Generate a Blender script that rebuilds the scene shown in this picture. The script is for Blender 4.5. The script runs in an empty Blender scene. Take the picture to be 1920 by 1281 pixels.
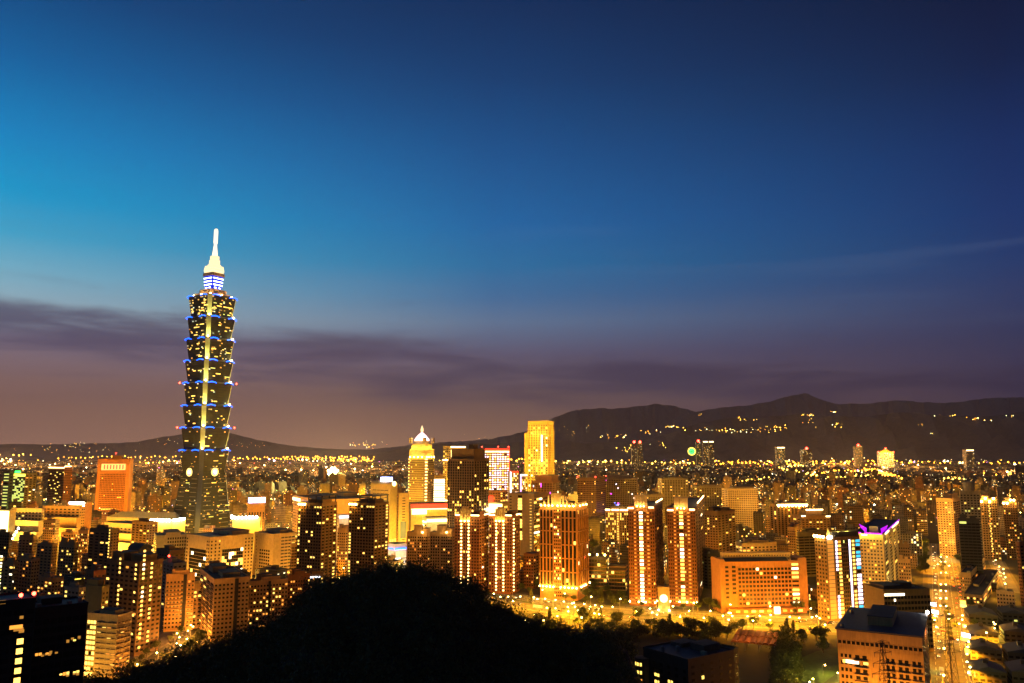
import bpy, math, random
import numpy as np
from mathutils import Vector, Matrix
random.seed(7); RNG = np.random.default_rng(11)
scene = bpy.context.scene
R = math.radians
# ------------------------------------------------------------------ camera
PITCH = R(7.8); CP, SP = math.cos(PITCH), math.sin(PITCH)
F, CX, CY, H0 = 1493.0, 960.0, 640.5, 150.0
cam = bpy.data.objects.new('camera', bpy.data.cameras.new('camera'))
scene.collection.objects.link(cam)
cam.location = (0, 0, H0); cam.rotation_euler = (R(90) + PITCH, 0, 0)
cam.data.lens = F / 1920 * 36; cam.data.sensor_width = 36
cam.data.clip_start = 1; cam.data.clip_end = 90000
scene.camera = cam
# ------------------------------------------------------------------ render settings
scene.render.engine = 'CYCLES'
cy = scene.cycles
cy.use_denoising = True
cy.max_bounces = 4; cy.diffuse_bounces = 2; cy.glossy_bounces = 2; cy.transmission_bounces = 2
cy.volume_bounces = 0; cy.transparent_max_bounces = 4
cy.sample_clamp_direct = 40; cy.sample_clamp_indirect = 1.5
cy.caustics_reflective = False; cy.caustics_refractive = False
cy.use_light_tree = True
vs = scene.view_settings
vs.view_transform = 'Standard'; vs.look = 'None'; vs.exposure = 0; vs.gamma = 1

def lin(r, g, b):
    f = lambda c: (c / 255 / 12.92) if c / 255 <= .04045 else ((c / 255 + .055) / 1.055) ** 2.4
    return (f(r), f(g), f(b), 1)
# ------------------------------------------------------------------ dusk sky (world)
world = bpy.data.worlds.new('World'); scene.world = world; world.use_nodes = True
nt = world.node_tree; nt.nodes.clear()
N = lambda t, tree=nt: tree.nodes.new(t)
LK = nt.links.new
out = N('ShaderNodeOutputWorld'); bg = N('ShaderNodeBackground'); LK(bg.outputs[0], out.inputs[0])
tc = N('ShaderNodeTexCoord'); sx = N('ShaderNodeSeparateXYZ'); LK(tc.outputs['Generated'], sx.inputs[0])
def mth(op, a, b=None, tree=nt, clamp=False):
    n = tree.nodes.new('ShaderNodeMath'); n.operation = op; n.use_clamp = clamp
    for i, x in enumerate((a, b)):
        if x is None: continue
        if isinstance(x, (int, float)): n.inputs[i].default_value = x
        else: tree.links.new(x, n.inputs[i])
    return n.outputs[0]
def ramp(fac, stops, tree=nt):
    n = tree.nodes.new('ShaderNodeValToRGB'); tree.links.new(fac, n.inputs[0])
    e = n.color_ramp.elements
    while len(e) < len(stops): e.new(.5)
    for k, (p, c) in enumerate(stops):
        e[k].position = p; e[k].color = c
    return n.outputs[0]
def mixc(fac, a, b, tree=nt):
    n = tree.nodes.new('ShaderNodeMix'); n.data_type = 'RGBA'
    for x, s in ((fac, n.inputs['Factor']), (a, n.inputs['A']), (b, n.inputs['B'])):
        if hasattr(x, 'links'): tree.links.new(x, s)
        else: s.default_value = x
    return n.outputs['Result']
Z = sx.outputs['Z']
hyp = mth('SQRT', mth('ADD', mth('MULTIPLY', sx.outputs['X'], sx.outputs['X']), mth('MULTIPLY', sx.outputs['Y'], sx.outputs['Y'])))
saz = mth('DIVIDE', sx.outputs['X'], mth('MAXIMUM', hyp, .001))
SL = [(0, (168, 124, 106)), (.045, (160, 118, 102)), (.075, (146, 113, 110)), (.12, (128, 118, 140)), (.155, (156, 186, 202)), (.19, (122, 186, 212)), (.23, (58, 170, 212)), (.27, (0, 158, 212)), (.33, (0, 134, 198)), (.40, (0, 100, 164)), (.47, (0, 70, 128)), (.6, (4, 34, 76)), (1, (2, 14, 36))]
SM = [(0, (168, 124, 96)), (.04, (138, 104, 92)), (.07, (114, 92, 97)), (.12, (94, 92, 122)), (.16, (92, 120, 156)), (.19, (58, 112, 162)), (.23, (18, 112, 168)), (.28, (0, 102, 168)), (.36, (0, 83, 146)), (.44, (0, 61, 116)), (.52, (0, 43, 90)), (.65, (3, 20, 50)), (1, (2, 10, 26))]
SR = [(0, (96, 64, 70)), (.04, (76, 58, 78)), (.08, (62, 56, 86)), (.12, (48, 56, 94)), (.16, (40, 60, 106)), (.2, (22, 58, 112)), (.25, (4, 52, 112)), (.32, (0, 44, 100)), (.40, (0, 30, 72)), (.47, (0, 21, 56)), (.55, (0, 14, 42)), (.7, (3, 12, 32)), (1, (2, 8, 20))]
skL, skM, skR = [ramp(Z, [(p, lin(*c)) for p, c in s]) for s in (SL, SM, SR)]
def mrange(x, a, b, c=0, d=1, tree=nt, smooth=True):
    n = tree.nodes.new('ShaderNodeMapRange'); n.interpolation_type = 'SMOOTHSTEP' if smooth else 'LINEAR'
    tree.links.new(x, n.inputs[0])
    for i, v in zip((1, 2, 3, 4), (a, b, c, d)): n.inputs[i].default_value = v
    return n.outputs[0]
sky = mixc(mrange(saz, -.56, -.02, smooth=False), skL, skM)
sky = mixc(mrange(saz, .0, .54, smooth=False), sky, skR)
# long low bank of violet cloud and thin streaks above it
mp = N('ShaderNodeMapping'); LK(tc.outputs['Generated'], mp.inputs[0]); mp.inputs['Scale'].default_value = (3.4, 3.4, 22)
nz = N('ShaderNodeTexNoise'); LK(mp.outputs[0], nz.inputs[0]); nz.inputs['Scale'].default_value = 1.6; nz.inputs['Detail'].default_value = 10; nz.inputs['Distortion'].default_value = .4; nz.inputs['Roughness'].default_value = .55
mp2 = N('ShaderNodeMapping'); LK(tc.outputs['Generated'], mp2.inputs[0]); mp2.inputs['Scale'].default_value = (2.2, 2.2, 30); mp2.inputs['Rotation'].default_value = (0, R(6), 0)
nz2 = N('ShaderNodeTexNoise'); LK(mp2.outputs[0], nz2.inputs[0]); nz2.inputs['Scale'].default_value = 1.5; nz2.inputs['Detail'].default_value = 6
zc = mth('ADD', Z, mth('MULTIPLY', mth('ADD', saz, .6), .07))          # the bank sinks to the right
env = mth('MULTIPLY', mrange(zc, .075, .135), mrange(zc, .185, .145))
val = mth('ADD', mth('MULTIPLY', env, .75), mth('MULTIPLY', mth('SUBTRACT', nz.outputs[0], .5), 2.6))
val = mth('MULTIPLY', mth('ADD', val, mth('MULTIPLY', mth('SUBTRACT', nz2.outputs[0], .5), 1.1)), mrange(zc, .05, .11))
band = mth('MULTIPLY', mrange(val, .05, 1.05), mrange(zc, .24, .18))
bandcol = mixc(mrange(saz, -.5, .5, smooth=False), lin(76, 72, 104), lin(46, 42, 72))
sky = mixc(mth('MULTIPLY', band, .8), sky, bandcol)
wisp = mth('MULTIPLY', mrange(nz2.outputs[0], .52, .75), mth('MULTIPLY', mrange(Z, .1, .17), mrange(Z, .34, .2)))
sky = mixc(mth('MULTIPLY', wisp, .08), sky, lin(120, 140, 168))
LK(sky, bg.inputs[0])
LK(mrange(sx.outputs['Y'], -.35, .35, .34, 1.0), bg.inputs[1])          # night has already come behind the viewer, in the east

# ------------------------------------------------------------------ picture geometry -> world
def ray(px, py):
    dx, dy = (px - CX) / F, (CY - py) / F
    return dx, CP - dy * SP, SP + dy * CP
def at(px, py, D):
    r = ray(px, py); t = D / r[1]
    return Vector((r[0] * t, D, H0 + r[2] * t))
def gp(px, py, z=0.0):
    r = ray(px, py); t = (z - H0) / r[2]
    return Vector((r[0] * t, r[1] * t, z))
def proj(x, y, z):
    d = y * CP + (z - H0) * SP; u = -y * SP + (z - H0) * CP
    return CX + F * x / d, CY - F * u / d
# ------------------------------------------------------------------ materials
MATS = {}
def newmat(name):
    m = bpy.data.materials.new(name); m.use_nodes = True; MATS[name] = m
    return m, m.node_tree, m.node_tree.nodes['Principled BSDF']
def surf(name, col, rough=.8, var=.25, scale=.25, metal=0, bump=0, scale2=None):
    m, t, b = newmat(name)
    co = t.nodes.new('ShaderNodeTexCoord'); n = t.nodes.new('ShaderNodeTexNoise')
    t.links.new(co.outputs['Object'], n.inputs[0]); n.inputs['Scale'].default_value = scale; n.inputs['Detail'].default_value = 6
    n2 = t.nodes.new('ShaderNodeTexNoise'); mpn = t.nodes.new('ShaderNodeMapping'); mpn.inputs['Scale'].default_value = (1, 1, .12)
    t.links.new(co.outputs['Object'], mpn.inputs[0]); t.links.new(mpn.outputs[0], n2.inputs[0]); n2.inputs['Scale'].default_value = scale2 or scale * 5
    f = mth('MULTIPLY', mth('ADD', n.outputs[0], n2.outputs[0], t), .5, t)
    lo = tuple(c * (1 - var) for c in col) + (1,); hi = tuple(min(1, c * (1 + var)) for c in col) + (1,)
    t.links.new(ramp(f, [(.3, lo), (.7, hi)], t), b.inputs['Base Color'])
    b.inputs['Roughness'].default_value = rough; b.inputs['Metallic'].default_value = metal
    if bump:
        bp = t.nodes.new('ShaderNodeBump'); bp.inputs['Strength'].default_value = bump; t.links.new(n.outputs[0], bp.inputs['Height']); t.links.new(bp.outputs[0], b.inputs['Normal'])
    return m
def glow(name, col, s, sample=False):
    m, t, b = newmat(name)
    b.inputs['Base Color'].default_value = (*[min(.6, c * .5) for c in col], 1)
    b.inputs['Emission Color'].default_value = (*col, 1); b.inputs['Emission Strength'].default_value = s
    m.cycles.emission_sampling = 'FRONT' if sample else 'NONE'
    return m
for nm, c in dict(tan=(.42, .28, .12), cream=(.56, .42, .22), brown=(.19, .11, .045), rust=(.27, .105, .035), grey=(.28, .25, .2), dark=(.07, .06, .055), black=(.018, .017, .018),
                  brick=(.42, .2, .07), white=(.66, .58, .46), olive=(.26, .22, .08), peach=(.5, .3, .12), gold=(.5, .35, .1)).items():
    surf(nm, c)
surf('roof', (.055, .055, .065), .9, .4, .08); surf('roof_blue', (.05, .055, .09), .7, .3, .1); surf('tile_roof', (.25, .09, .04), .8, .3, .2)
surf('asphalt', (.15, .14, .13), .85, .3, .05); surf('paving', (.1, .09, .08), .9, .3, .1); surf('paint', (.75, .74, .7), .7, .1, .5)
surf('bark', (.08, .055, .035), .95, .3, .8); surf('metal', (.25, .25, .26), .45, .2, .5, .6); surf('steel_dark', (.05, .05, .055), .5, .2, .5, .3)
surf('lawn', (.05, .085, .022), .95, .4, .06); surf('granite', (.36, .27, .2), .7, .2, .2); surf('teal_glass', (.03, .05, .045), .2, .3, .1)
surf('car_white', (.7, .7, .7), .3, .05, .2); surf('car_dark', (.05, .05, .06), .3, .1, .2); surf('car_red', (.4, .03, .02), .3, .1, .2); surf('car_yellow', (.7, .42, .03), .3, .1, .2); surf('rubber', (.02, .02, .02), .9, .1, .2)
def leafmat(name, lo, hi):
    m, t, b = newmat(name)
    g = t.nodes.new('ShaderNodeObjectInfo'); geo = t.nodes.new('ShaderNodeNewGeometry')
    n = t.nodes.new('ShaderNodeTexNoise'); t.links.new(geo.outputs['Position'], n.inputs[0]); n.inputs['Scale'].default_value = .35; n.inputs['Detail'].default_value = 3
    t.links.new(ramp(mth('ADD', mth('MULTIPLY', geo.outputs['Random Per Island'], .5, t), mth('MULTIPLY', n.outputs[0], .5, t), t), [(.25, (*lo, 1)), (.75, (*hi, 1))], t), b.inputs['Base Color'])
    b.inputs['Roughness'].default_value = .75
    return m
leafmat('leaf', (.03, .045, .01), (.075, .1, .022)); leafmat('leaf_dark', (.04, .055, .015), (.11, .12, .035))
m, t, b = newmat('glass'); b.inputs['Base Color'].default_value = (.016, .016, .017, 1); b.inputs['Roughness'].default_value = .25; b.inputs['Specular IOR Level'].default_value = .22
TONE = {}
for k, c, s in (('w', (1, .56, .1), 3.2), ('y', (1, .66, .12), 2.1), ('o', (1, .36, .045), 1.6), ('k', (1, .86, .55), 4.0), ('g', (.9, .95, .22), 1.1), ('c', (.06, .62, 1), 1.3), ('b', (.1, .16, 1), 5), ('r', (1, .05, .02), 3), ('p', (.72, .05, 1), 4), ('v', (.8, .75, 1), 3.5), ('m', (1, .42, .06), .55)):
    TONE[k] = glow('lit_' + k, c, s)
TONE['d'] = MATS['glass']
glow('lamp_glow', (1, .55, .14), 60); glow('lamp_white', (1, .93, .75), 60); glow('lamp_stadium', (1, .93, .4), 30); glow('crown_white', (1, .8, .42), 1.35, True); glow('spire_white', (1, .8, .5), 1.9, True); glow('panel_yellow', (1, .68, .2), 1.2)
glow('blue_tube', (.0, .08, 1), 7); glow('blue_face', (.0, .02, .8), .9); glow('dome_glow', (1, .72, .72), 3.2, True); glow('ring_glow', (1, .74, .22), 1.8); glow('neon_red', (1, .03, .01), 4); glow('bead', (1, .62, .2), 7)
glow('cornice_glow', (1, .66, .28), 9, True); glow('panel_white', (1, .78, .34), 4, True); glow('sign_blue', (.35, .45, 1), 12, True); glow('purple', (.42, .0, .95), 1.2, True); glow('red_lamp', (1, .04, .02), 25); glow('led_white', (.75, .85, 1), 5); glow('green_sign', (.05, 1, .12), 4); glow('signal_green', (.1, 1, .5), 20); glow('tail', (1, .03, .01), 8); glow('head', (1, .85, .55), 10)
glow('yellow_strip', (1, .75, .08), 3); glow('violet_sign', (.5, .3, 1), 4)
# facade for buildings too small to carry separate windows: one cell per window, lit by chance
m, t, b = newmat('facade')
uvn = t.nodes.new('ShaderNodeUVMap'); uvn.uv_map = 'UVMap'
s3 = t.nodes.new('ShaderNodeSeparateXYZ'); t.links.new(uvn.outputs[0], s3.inputs[0])
at1 = t.nodes.new('ShaderNodeAttribute'); at1.attribute_name = 'Col'; at2 = t.nodes.new('ShaderNodeAttribute'); at2.attribute_name = 'Par'
p3 = t.nodes.new('ShaderNodeSeparateXYZ'); t.links.new(at2.outputs['Vector'], p3.inputs[0])
fu, fv = mth('FLOOR', s3.outputs[0], None, t), mth('FLOOR', s3.outputs[1], None, t)
cb = t.nodes.new('ShaderNodeCombineXYZ'); t.links.new(fu, cb.inputs[0]); t.links.new(fv, cb.inputs[1])
wn = t.nodes.new('ShaderNodeTexWhiteNoise'); wn.noise_dimensions = '2D'; t.links.new(cb.outputs[0], wn.inputs['Vector'])
h3 = t.nodes.new('ShaderNodeSeparateXYZ'); t.links.new(wn.outputs['Color'], h3.inputs[0])
inu = mth('LESS_THAN', mth('MULTIPLY', mth('ABSOLUTE', mth('SUBTRACT', mth('FRACT', s3.outputs[0], None, t), .5, t), None, t), 2, t), p3.outputs[0], t)
inv = mth('LESS_THAN', mth('MULTIPLY', mth('ABSOLUTE', mth('SUBTRACT', mth('FRACT', s3.outputs[1], None, t), .5, t), None, t), 2, t), p3.outputs[1], t)
mask = mth('MULTIPLY', inu, inv, t)
lit = mth('MULTIPLY', mask, mth('LESS_THAN', h3.outputs[0], at1.outputs['Alpha'], t), t)
nse = t.nodes.new('ShaderNodeTexNoise'); nse.inputs['Scale'].default_value = .12; nse.inputs['Detail'].default_value = 6
geo = t.nodes.new('ShaderNodeNewGeometry'); t.links.new(geo.outputs['Position'], nse.inputs[0])
wallc = t.nodes.new('ShaderNodeMix'); wallc.data_type = 'RGBA'; wallc.blend_type = 'MULTIPLY'; wallc.inputs['Factor'].default_value = 1
t.links.new(at1.outputs['Color'], wallc.inputs['A']); t.links.new(ramp(nse.outputs[0], [(.3, (.6, .6, .6, 1)), (.7, (1.1, 1.1, 1.1, 1))], t), wallc.inputs['B'])
t.links.new(mixc(mask, wallc.outputs['Result'], (.02, .02, .022, 1), t), b.inputs['Base Color'])
t.links.new(mrange(mask, 0, 1, .85, .3, t, False), b.inputs['Roughness']); b.inputs['Specular IOR Level'].default_value = .25
t.links.new(ramp(h3.outputs[1], [(0, (1, .36, .05, 1)), (.4, (1, .58, .1, 1)), (.7, (1, .66, .16, 1)), (.88, (1, .86, .5, 1)), (.97, (.7, .85, .6, 1))], t), b.inputs['Emission Color'])
t.links.new(mth('MULTIPLY', lit, mth('MULTIPLY', p3.outputs[2], mth('ADD', mth('MULTIPLY', h3.outputs[2], 1.3, t), .35, t), t), t), b.inputs['Emission Strength'])
m.cycles.emission_sampling = 'NONE'
# point glows of the far city: colour and power per face
m, t, b = newmat('far_glow'); a1 = t.nodes.new('ShaderNodeAttribute'); a1.attribute_name = 'Col'
t.links.new(a1.outputs['Color'], b.inputs['Emission Color']); t.links.new(mth('MULTIPLY', a1.outputs['Alpha'], 20, t), b.inputs['Emission Strength'])
b.inputs['Base Color'].default_value = (.3, .2, .1, 1); m.cycles.emission_sampling = 'FRONT'

# ------------------------------------------------------------------ mesh building
COL = scene.collection
class MB:
    def __init__(s): s.v = []; s.f = []; s.m = []; s.uv = []; s.col = []; s.par = []; s.rich = False
    def face(s, pts, mi=0, uv=None, col=None, par=None):
        n = len(s.v); s.v += [tuple(p) for p in pts]; s.f.append(tuple(range(n, n + len(pts)))); s.m.append(mi)
        if uv or col: s.rich = True
        s.uv.append(uv or [(0, 0)] * len(pts)); s.col.append(col or (.3, .3, .3, 0)); s.par.append(par or (0, 0, 0))
    def box(s, x0, x1, y0, y1, z0, z1, mi=0, bottom=True, **k):
        p = [(x0, y0, z0), (x1, y0, z0), (x1, y1, z0), (x0, y1, z0), (x0, y0, z1), (x1, y0, z1), (x1, y1, z1), (x0, y1, z1)]
        for q in ((0, 1, 5, 4), (1, 2, 6, 5), (2, 3, 7, 6), (3, 0, 4, 7), (4, 5, 6, 7)) + (((3, 2, 1, 0),) if bottom else ()):
            s.face([p[i] for i in q], mi, **k)
    def loft(s, rings, mi=0, cap0=True, cap1=True, smooth=False):
        for A, B in zip(rings, rings[1:]):
            n = len(A)
            for i in range(n): s.face([A[i], A[(i + 1) % n], B[(i + 1) % n], B[i]], mi)
        if cap0: s.face(list(reversed(rings[0])), mi)
        if cap1: s.face(rings[-1], mi)
    def cyl(s, x, y, prof, n=10, mi=0):
        s.loft([[(x + r * math.cos(2 * math.pi * k / n), y + r * math.sin(2 * math.pi * k / n), z) for k in range(n)] for z, r in prof], mi)
    def bar(s, p, q, r, mi=0, n=4):
        p, q = Vector(p), Vector(q); d = (q - p).normalized(); u = d.cross(Vector((0, 0, 1)))
        if u.length < .01: u = Vector((1, 0, 0))
        u.normalize(); w = d.cross(u)
        ring = lambda c: [c + (u * math.cos(2 * math.pi * (k + .5) / n) + w * math.sin(2 * math.pi * (k + .5) / n)) * r for k in range(n)]
        s.loft([ring(p), ring(q)], mi)
    def mesh(s, name, mats):
        me = bpy.data.meshes.new(name); me.from_pydata(s.v, [], s.f)
        for x in mats: me.materials.append(MATS[x] if isinstance(x, str) else x)
        me.polygons.foreach_set('material_index', s.m)
        if s.rich:
            u = me.uv_layers.new(name='UVMap'); u.data.foreach_set('uv', [c for fc in s.uv for q in fc for c in q])
            a = me.attributes.new('Col', 'FLOAT_COLOR', 'FACE'); a.data.foreach_set('color', [c for q in s.col for c in q])
            a = me.attributes.new('Par', 'FLOAT_VECTOR', 'FACE'); a.data.foreach_set('vector', [c for q in s.par for c in q])
        me.update()
        return me
    def build(s, name, mats, parent=None, loc=None, rz=None, **props):
        return link(name, s.mesh(name, mats), parent, loc, rz, **props)
def link(name, data, parent=None, loc=None, rz=None, **props):
    o = bpy.data.objects.new(name, data); COL.objects.link(o)
    if parent: o.parent = parent
    if loc is not None: o.location = loc
    if rz is not None: o.rotation_euler = (0, 0, rz)
    for k, v in props.items():
        if v is not None: o[k] = v
    return o
def thing(name, label, cat, loc=(0, 0, 0), rz=0, group=None):
    return link(name, None, None, loc, rz, label=label, category=cat, group=group)
def copy_tree(src, loc, rz, label=None, group=None, scale=None):
    r = src.copy(); COL.objects.link(r); r.location = loc; r.rotation_euler = (0, 0, rz)
    if label: r['label'] = label
    if group: r['group'] = group
    if scale: r.scale = (scale,) * 3
    for ch in list(src.children):
        c = ch.copy(); COL.objects.link(c); c.parent = r
        for g in ch.children:
            d = g.copy(); COL.objects.link(d); d.parent = c
    return r
LIGHTS = {}
def downlight(parent, loc, power, col, name='lamp_light'):
    k = ('spot', round(power), col)
    if k not in LIGHTS:
        L = bpy.data.lights.new(name, 'SPOT'); L.energy = power * 1.4; L.color = col; L.shadow_soft_size = .4; L.spot_size = R(148); L.spot_blend = .5; LIGHTS[k] = L
    return link(name, LIGHTS[k], parent, loc)
def light(parent, loc, power, col=(1, .4, .015), rad=.4, name='lamp_light'):
    k = (round(power), col, rad)
    if k not in LIGHTS:
        L = bpy.data.lights.new(name, 'POINT'); L.energy = power * 1.8; L.color = col; L.shadow_soft_size = rad; LIGHTS[k] = L
    return link(name, LIGHTS[k], parent, loc)
_pane = {}
def pane_mesh(w, h, tone):
    k = (round(w, 2), round(h, 2), tone)
    if k not in _pane:
        b = MB(); b.box(-w / 2, w / 2, -.05, .12, -h / 2, h / 2)
        _pane[k] = b.mesh('window', [TONE[tone]])
    return _pane[k]
RECTS = []      # what stands where in the picture: (l, r, top, visible base, distance, x, y, radius)
class Bld: pass
def bld(name, label, cat, l, c, r, yt, D, th, yb=None, a=None, b=None, wall='tan', roof='roof', fh=3.3, L=(), Rr=(), group=None, pent=(), parapet=1.0, nwin=100, z0=0.0, H=None):
    th = R(th); u = (-math.cos(th), math.sin(th)); v = (math.sin(th), math.cos(th))
    C = at(c, yt, D); Ht = H or C.z; K = (Ht - H0) * SP
    def solve(px, w):
        s = (px - CX) / F
        return (s * (C.y * CP + K) - C.x) / (w[0] - s * w[1] * CP)
    B = Bld(); B.a = a if a else solve(l, u); B.b = b if b else solve(r, v); B.H = Ht; B.z0 = z0
    if B.a < 1 or B.b < 1: print('BAD', name, l, c, r, B.a, B.b)
    B.a = max(B.a, 2); B.b = max(B.b, 2); B.D = D
    B.root = thing(name, label, cat, (C.x, C.y, z0), -th, group); B.wins = []; B.nwin = nwin; B.wall = wall; B.fh = fh
    B.F = {'L': (Vector((-B.a, 0, 0)), 0.0, B.a), 'R': (Vector((0, 0, 0)), math.pi / 2, B.b), 'K': (Vector((0, B.b, 0)), math.pi, B.a), 'S': (Vector((-B.a, B.b, 0)), -math.pi / 2, B.b)}
    B.w = MB(); B.w.box(-B.a, 0, 0, B.b, 0, Ht - z0, 0)
    B.r = MB(); p = parapet; h = Ht - z0
    if p:
        for x0, x1, y0, y1 in ((-B.a - .15, .15, -.15, .3), (-B.a - .15, .15, B.b - .3, B.b + .15), (-B.a - .15, -B.a + .3, .3, B.b - .3), (-.3, .15, .3, B.b - .3)): B.w.box(x0, x1, y0, y1, h - .4, h + p, 0)
    B.r.box(-B.a + .3, -.3, .3, B.b - .3, h, h + .12, 0)
    B.pents = []
    for q in pent: B.pents.append((-B.a * (1 - q[0]), -B.a * (1 - q[1]), B.b * q[2], B.b * q[3], h + .12, h + q[4]))
    for fk, lst in (('L', L), ('R', Rr)):
        for d in ([lst] if isinstance(lst, dict) else lst): facade(B, fk, **d)
    cx, cyy = C.x + (u[0] * B.a + v[0] * B.b) / 2, C.y + (u[1] * B.a + v[1] * B.b) / 2
    RECTS.append((min(l, c), max(r, c), yt - 2, yb if yb else proj(C.x, C.y, 0)[1], D, cx, cyy, .5 * math.hypot(B.a, B.b)))
    B.mats = [wall, 'roof']; B.rmat = roof
    return B
def fpt(B, fk, s, d, z):
    O, ang, Ln = B.F[fk]; ca, sa = math.cos(ang), math.sin(ang)
    return Vector((O.x + ca * s + sa * d, O.y + sa * s - ca * d, z))
def fbox(B, mb, fk, s0, s1, d0, d1, z0, z1, mi=0):
    P = [fpt(B, fk, s, d, z) for z in (z0, z1) for s, d in ((s0, d1), (s1, d1), (s1, d0), (s0, d0))]
    for q in ((0, 1, 5, 4), (1, 2, 6, 5), (2, 3, 7, 6), (3, 0, 4, 7), (4, 5, 6, 7), (3, 2, 1, 0)): mb.face([P[i] for i in q], mi)
def facade(B, fk, n=8, w=.58, h=.55, lit=.1, t='wwyokm', rib=0, slab=0, s0=0, s1=1, z0=2, z1=None, fh=None, rw=.22, off=.06, every=1, skip=0, sh=.35):
    Ln = B.F[fk][2]; a0, a1 = Ln * s0, Ln * s1; cw = (a1 - a0) / n; fh = fh or B.fh; top = (B.H - B.z0 - 1.2) if z1 is None else z1
    nf = max(1, int((top - z0) / fh))
    for j in range(nf):
        for i in range(n):
            if skip and random.random() < skip: continue
            p = lit(i, j, n, nf) if callable(lit) else lit
            tone = p if isinstance(p, str) else (random.choice(t) if random.random() < p else 'd')
            B.wins.append((fpt(B, fk, a0 + cw * (i + .5), off, z0 + fh * (j + .52)), B.F[fk][1], cw * w, fh * h, tone))
        if slab: fbox(B, B.w, fk, a0, a1, 0, slab, z0 + fh * j - sh * .5, z0 + fh * j + sh * .5)
    if rib:
        for i in range(n + 1): fbox(B, B.w, fk, max(a0, a0 + cw * i - rw * cw), min(a1, a0 + cw * i + rw * cw), 0, rib, max(0, z0 - 2), z0 + fh * nf)
def finish(B):
    B.w.build('wall', B.mats, B.root); B.r.build('roof', [B.rmat], B.root)
    if B.D < 1250 and B.pents:
        for k in range(random.randint(2, 5)):
            x, y, hh = random.uniform(-B.a + 2, -2), random.uniform(2, max(2.1, B.b - 2)), B.H - B.z0 + .12; q = MB()
            if any(p_[0] - 2 < x < p_[1] + 2 and p_[2] - 2 < y < p_[3] + 2 for p_ in B.pents): continue
            if random.random() < .5: q.cyl(x, y, [(hh, 1.1), (hh + 2.4, 1.1), (hh + 2.9, .3)], 9); q.build('water_tank', ['metal'], B.root)
            else: w_ = random.uniform(.8, 1.8); q.box(x - w_, x + w_, y - 1, y + 1, hh, hh + random.uniform(1.2, 2.2)); q.build('air_conditioner', ['grey'], B.root)
    for x0, x1, y0, y1, z0, z1 in B.pents:
        q = MB(); q.box(x0, x1, y0, y1, z0, z1, 0); q.box(x0 - .3, x1 + .3, y0 - .3, y1 + .3, z1, z1 + .35, 1); q.build('rooftop_room', [B.wall, 'roof'], B.root)
    ws = sorted(B.wins, key=lambda x: x[4] == 'd')
    for p, ang, w, h, tn in ws[:B.nwin]: link('window', pane_mesh(w, h, tn), B.root, p, ang)
    rest = ws[B.nwin:]
    if rest:
        q = MB(); tones = sorted({x[4] for x in rest})
        for p, ang, w, h, tn in rest:
            ca, sa = math.cos(ang), math.sin(ang); c4 = [(-w / 2, -.05), (w / 2, -.05), (w / 2, .12), (-w / 2, .12)]
            P = [(p.x + ca * x - sa * y, p.y + sa * x + ca * y, p.z + zz) for zz in (-h / 2, h / 2) for x, y in c4]
            for f in ((0, 1, 5, 4), (1, 2, 6, 5), (3, 0, 4, 7), (4, 5, 6, 7), (3, 2, 1, 0)): q.face([P[i] for i in f], tones.index(tn))
        q.build('window', [TONE[x] for x in tones], B.root, kind='stuff')
    return B
_fix = {}
def fixture(parent, loc, size=.6, mat='lamp_glow', name='floodlight'):
    k = (size, mat)
    if k not in _fix:
        q = MB(); q.cyl(0, 0, [(-size, .3 * size), (-.5 * size, .9 * size), (.4 * size, size), (size, .35 * size)], 7); _fix[k] = q.mesh(name, [mat])
    return link(name, _fix[k], parent, loc)
def flood(B, fk, s, d, z, power, col=(1, .6, .14), size=.7, mat='lamp_glow', rad=.5):
    p = fpt(B, fk, s, d, z); fixture(B.root, p, size, mat)
    light(B.root, fpt(B, fk, s, d + size * 1.6, z + size * 1.2), power, col, rad, 'floodlight_lamp')
def strip(B, fk, s0, s1, d0, d1, z0, z1, mat, name='light_strip'):
    q = MB(); fbox(B, q, fk, s0, s1, d0, d1, z0, z1); return q.build(name, [mat], B.root)
def redlamp(B, x, y, z): fixture(B.root, (x, y, z), .9, 'red_lamp', 'warning_light')
# ------------------------------------------------------------------ ground, roads, hills
g = MB(); g.face([(-45000, -1500, 0), (45000, -1500, 0), (45000, 60000, 0), (-45000, 60000, 0)])
surf('earth', (.022, .022, .015), .95, .5, .01, scale2=.05)
g.build('ground', ['earth'], kind='structure')
def ribbon(name, pts, w, z, mat, off=0.0, dash=None):
    P = [Vector((p[0], p[1], 0)) for p in pts]; q = MB(); Ls = []
    for i, p in enumerate(P):
        d = (P[min(i + 1, len(P) - 1)] - P[max(i - 1, 0)]).normalized(); n = Vector((-d.y, d.x, 0))
        Ls.append((p + n * (off + w / 2), p + n * (off - w / 2)))
    for (a, b_), (c, d) in zip(Ls, Ls[1:]):
        if dash:
            k = max(1, int((c - a).length / dash))
            for j in range(k):
                t0, t1 = j / k, (j + .5) / k
                q.face([x + Vector((0, 0, z)) for x in (b_.lerp(d, t0), b_.lerp(d, t1), a.lerp(c, t1), a.lerp(c, t0))])
        else: q.face([x + Vector((0, 0, z)) for x in (b_, d, c, a)])
    return q.build(name, [mat], kind='structure') if name else q
def smooth(pts, n=6):
    o = []
    P = [pts[0]] + list(pts) + [pts[-1]]
    for i in range(1, len(P) - 2):
        for k in range(n):
            t = k / n; p0, p1, p2, p3 = P[i - 1], P[i], P[i + 1], P[i + 2]
            o.append(tuple(.5 * (2 * p1[j] + (p2[j] - p0[j]) * t + (2 * p0[j] - 5 * p1[j] + 4 * p2[j] - p3[j]) * t * t + (3 * p1[j] - p0[j] - 3 * p2[j] + p3[j]) * t ** 3) for j in (0, 1)))
    return o + [tuple(pts[-1][:2])]
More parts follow.
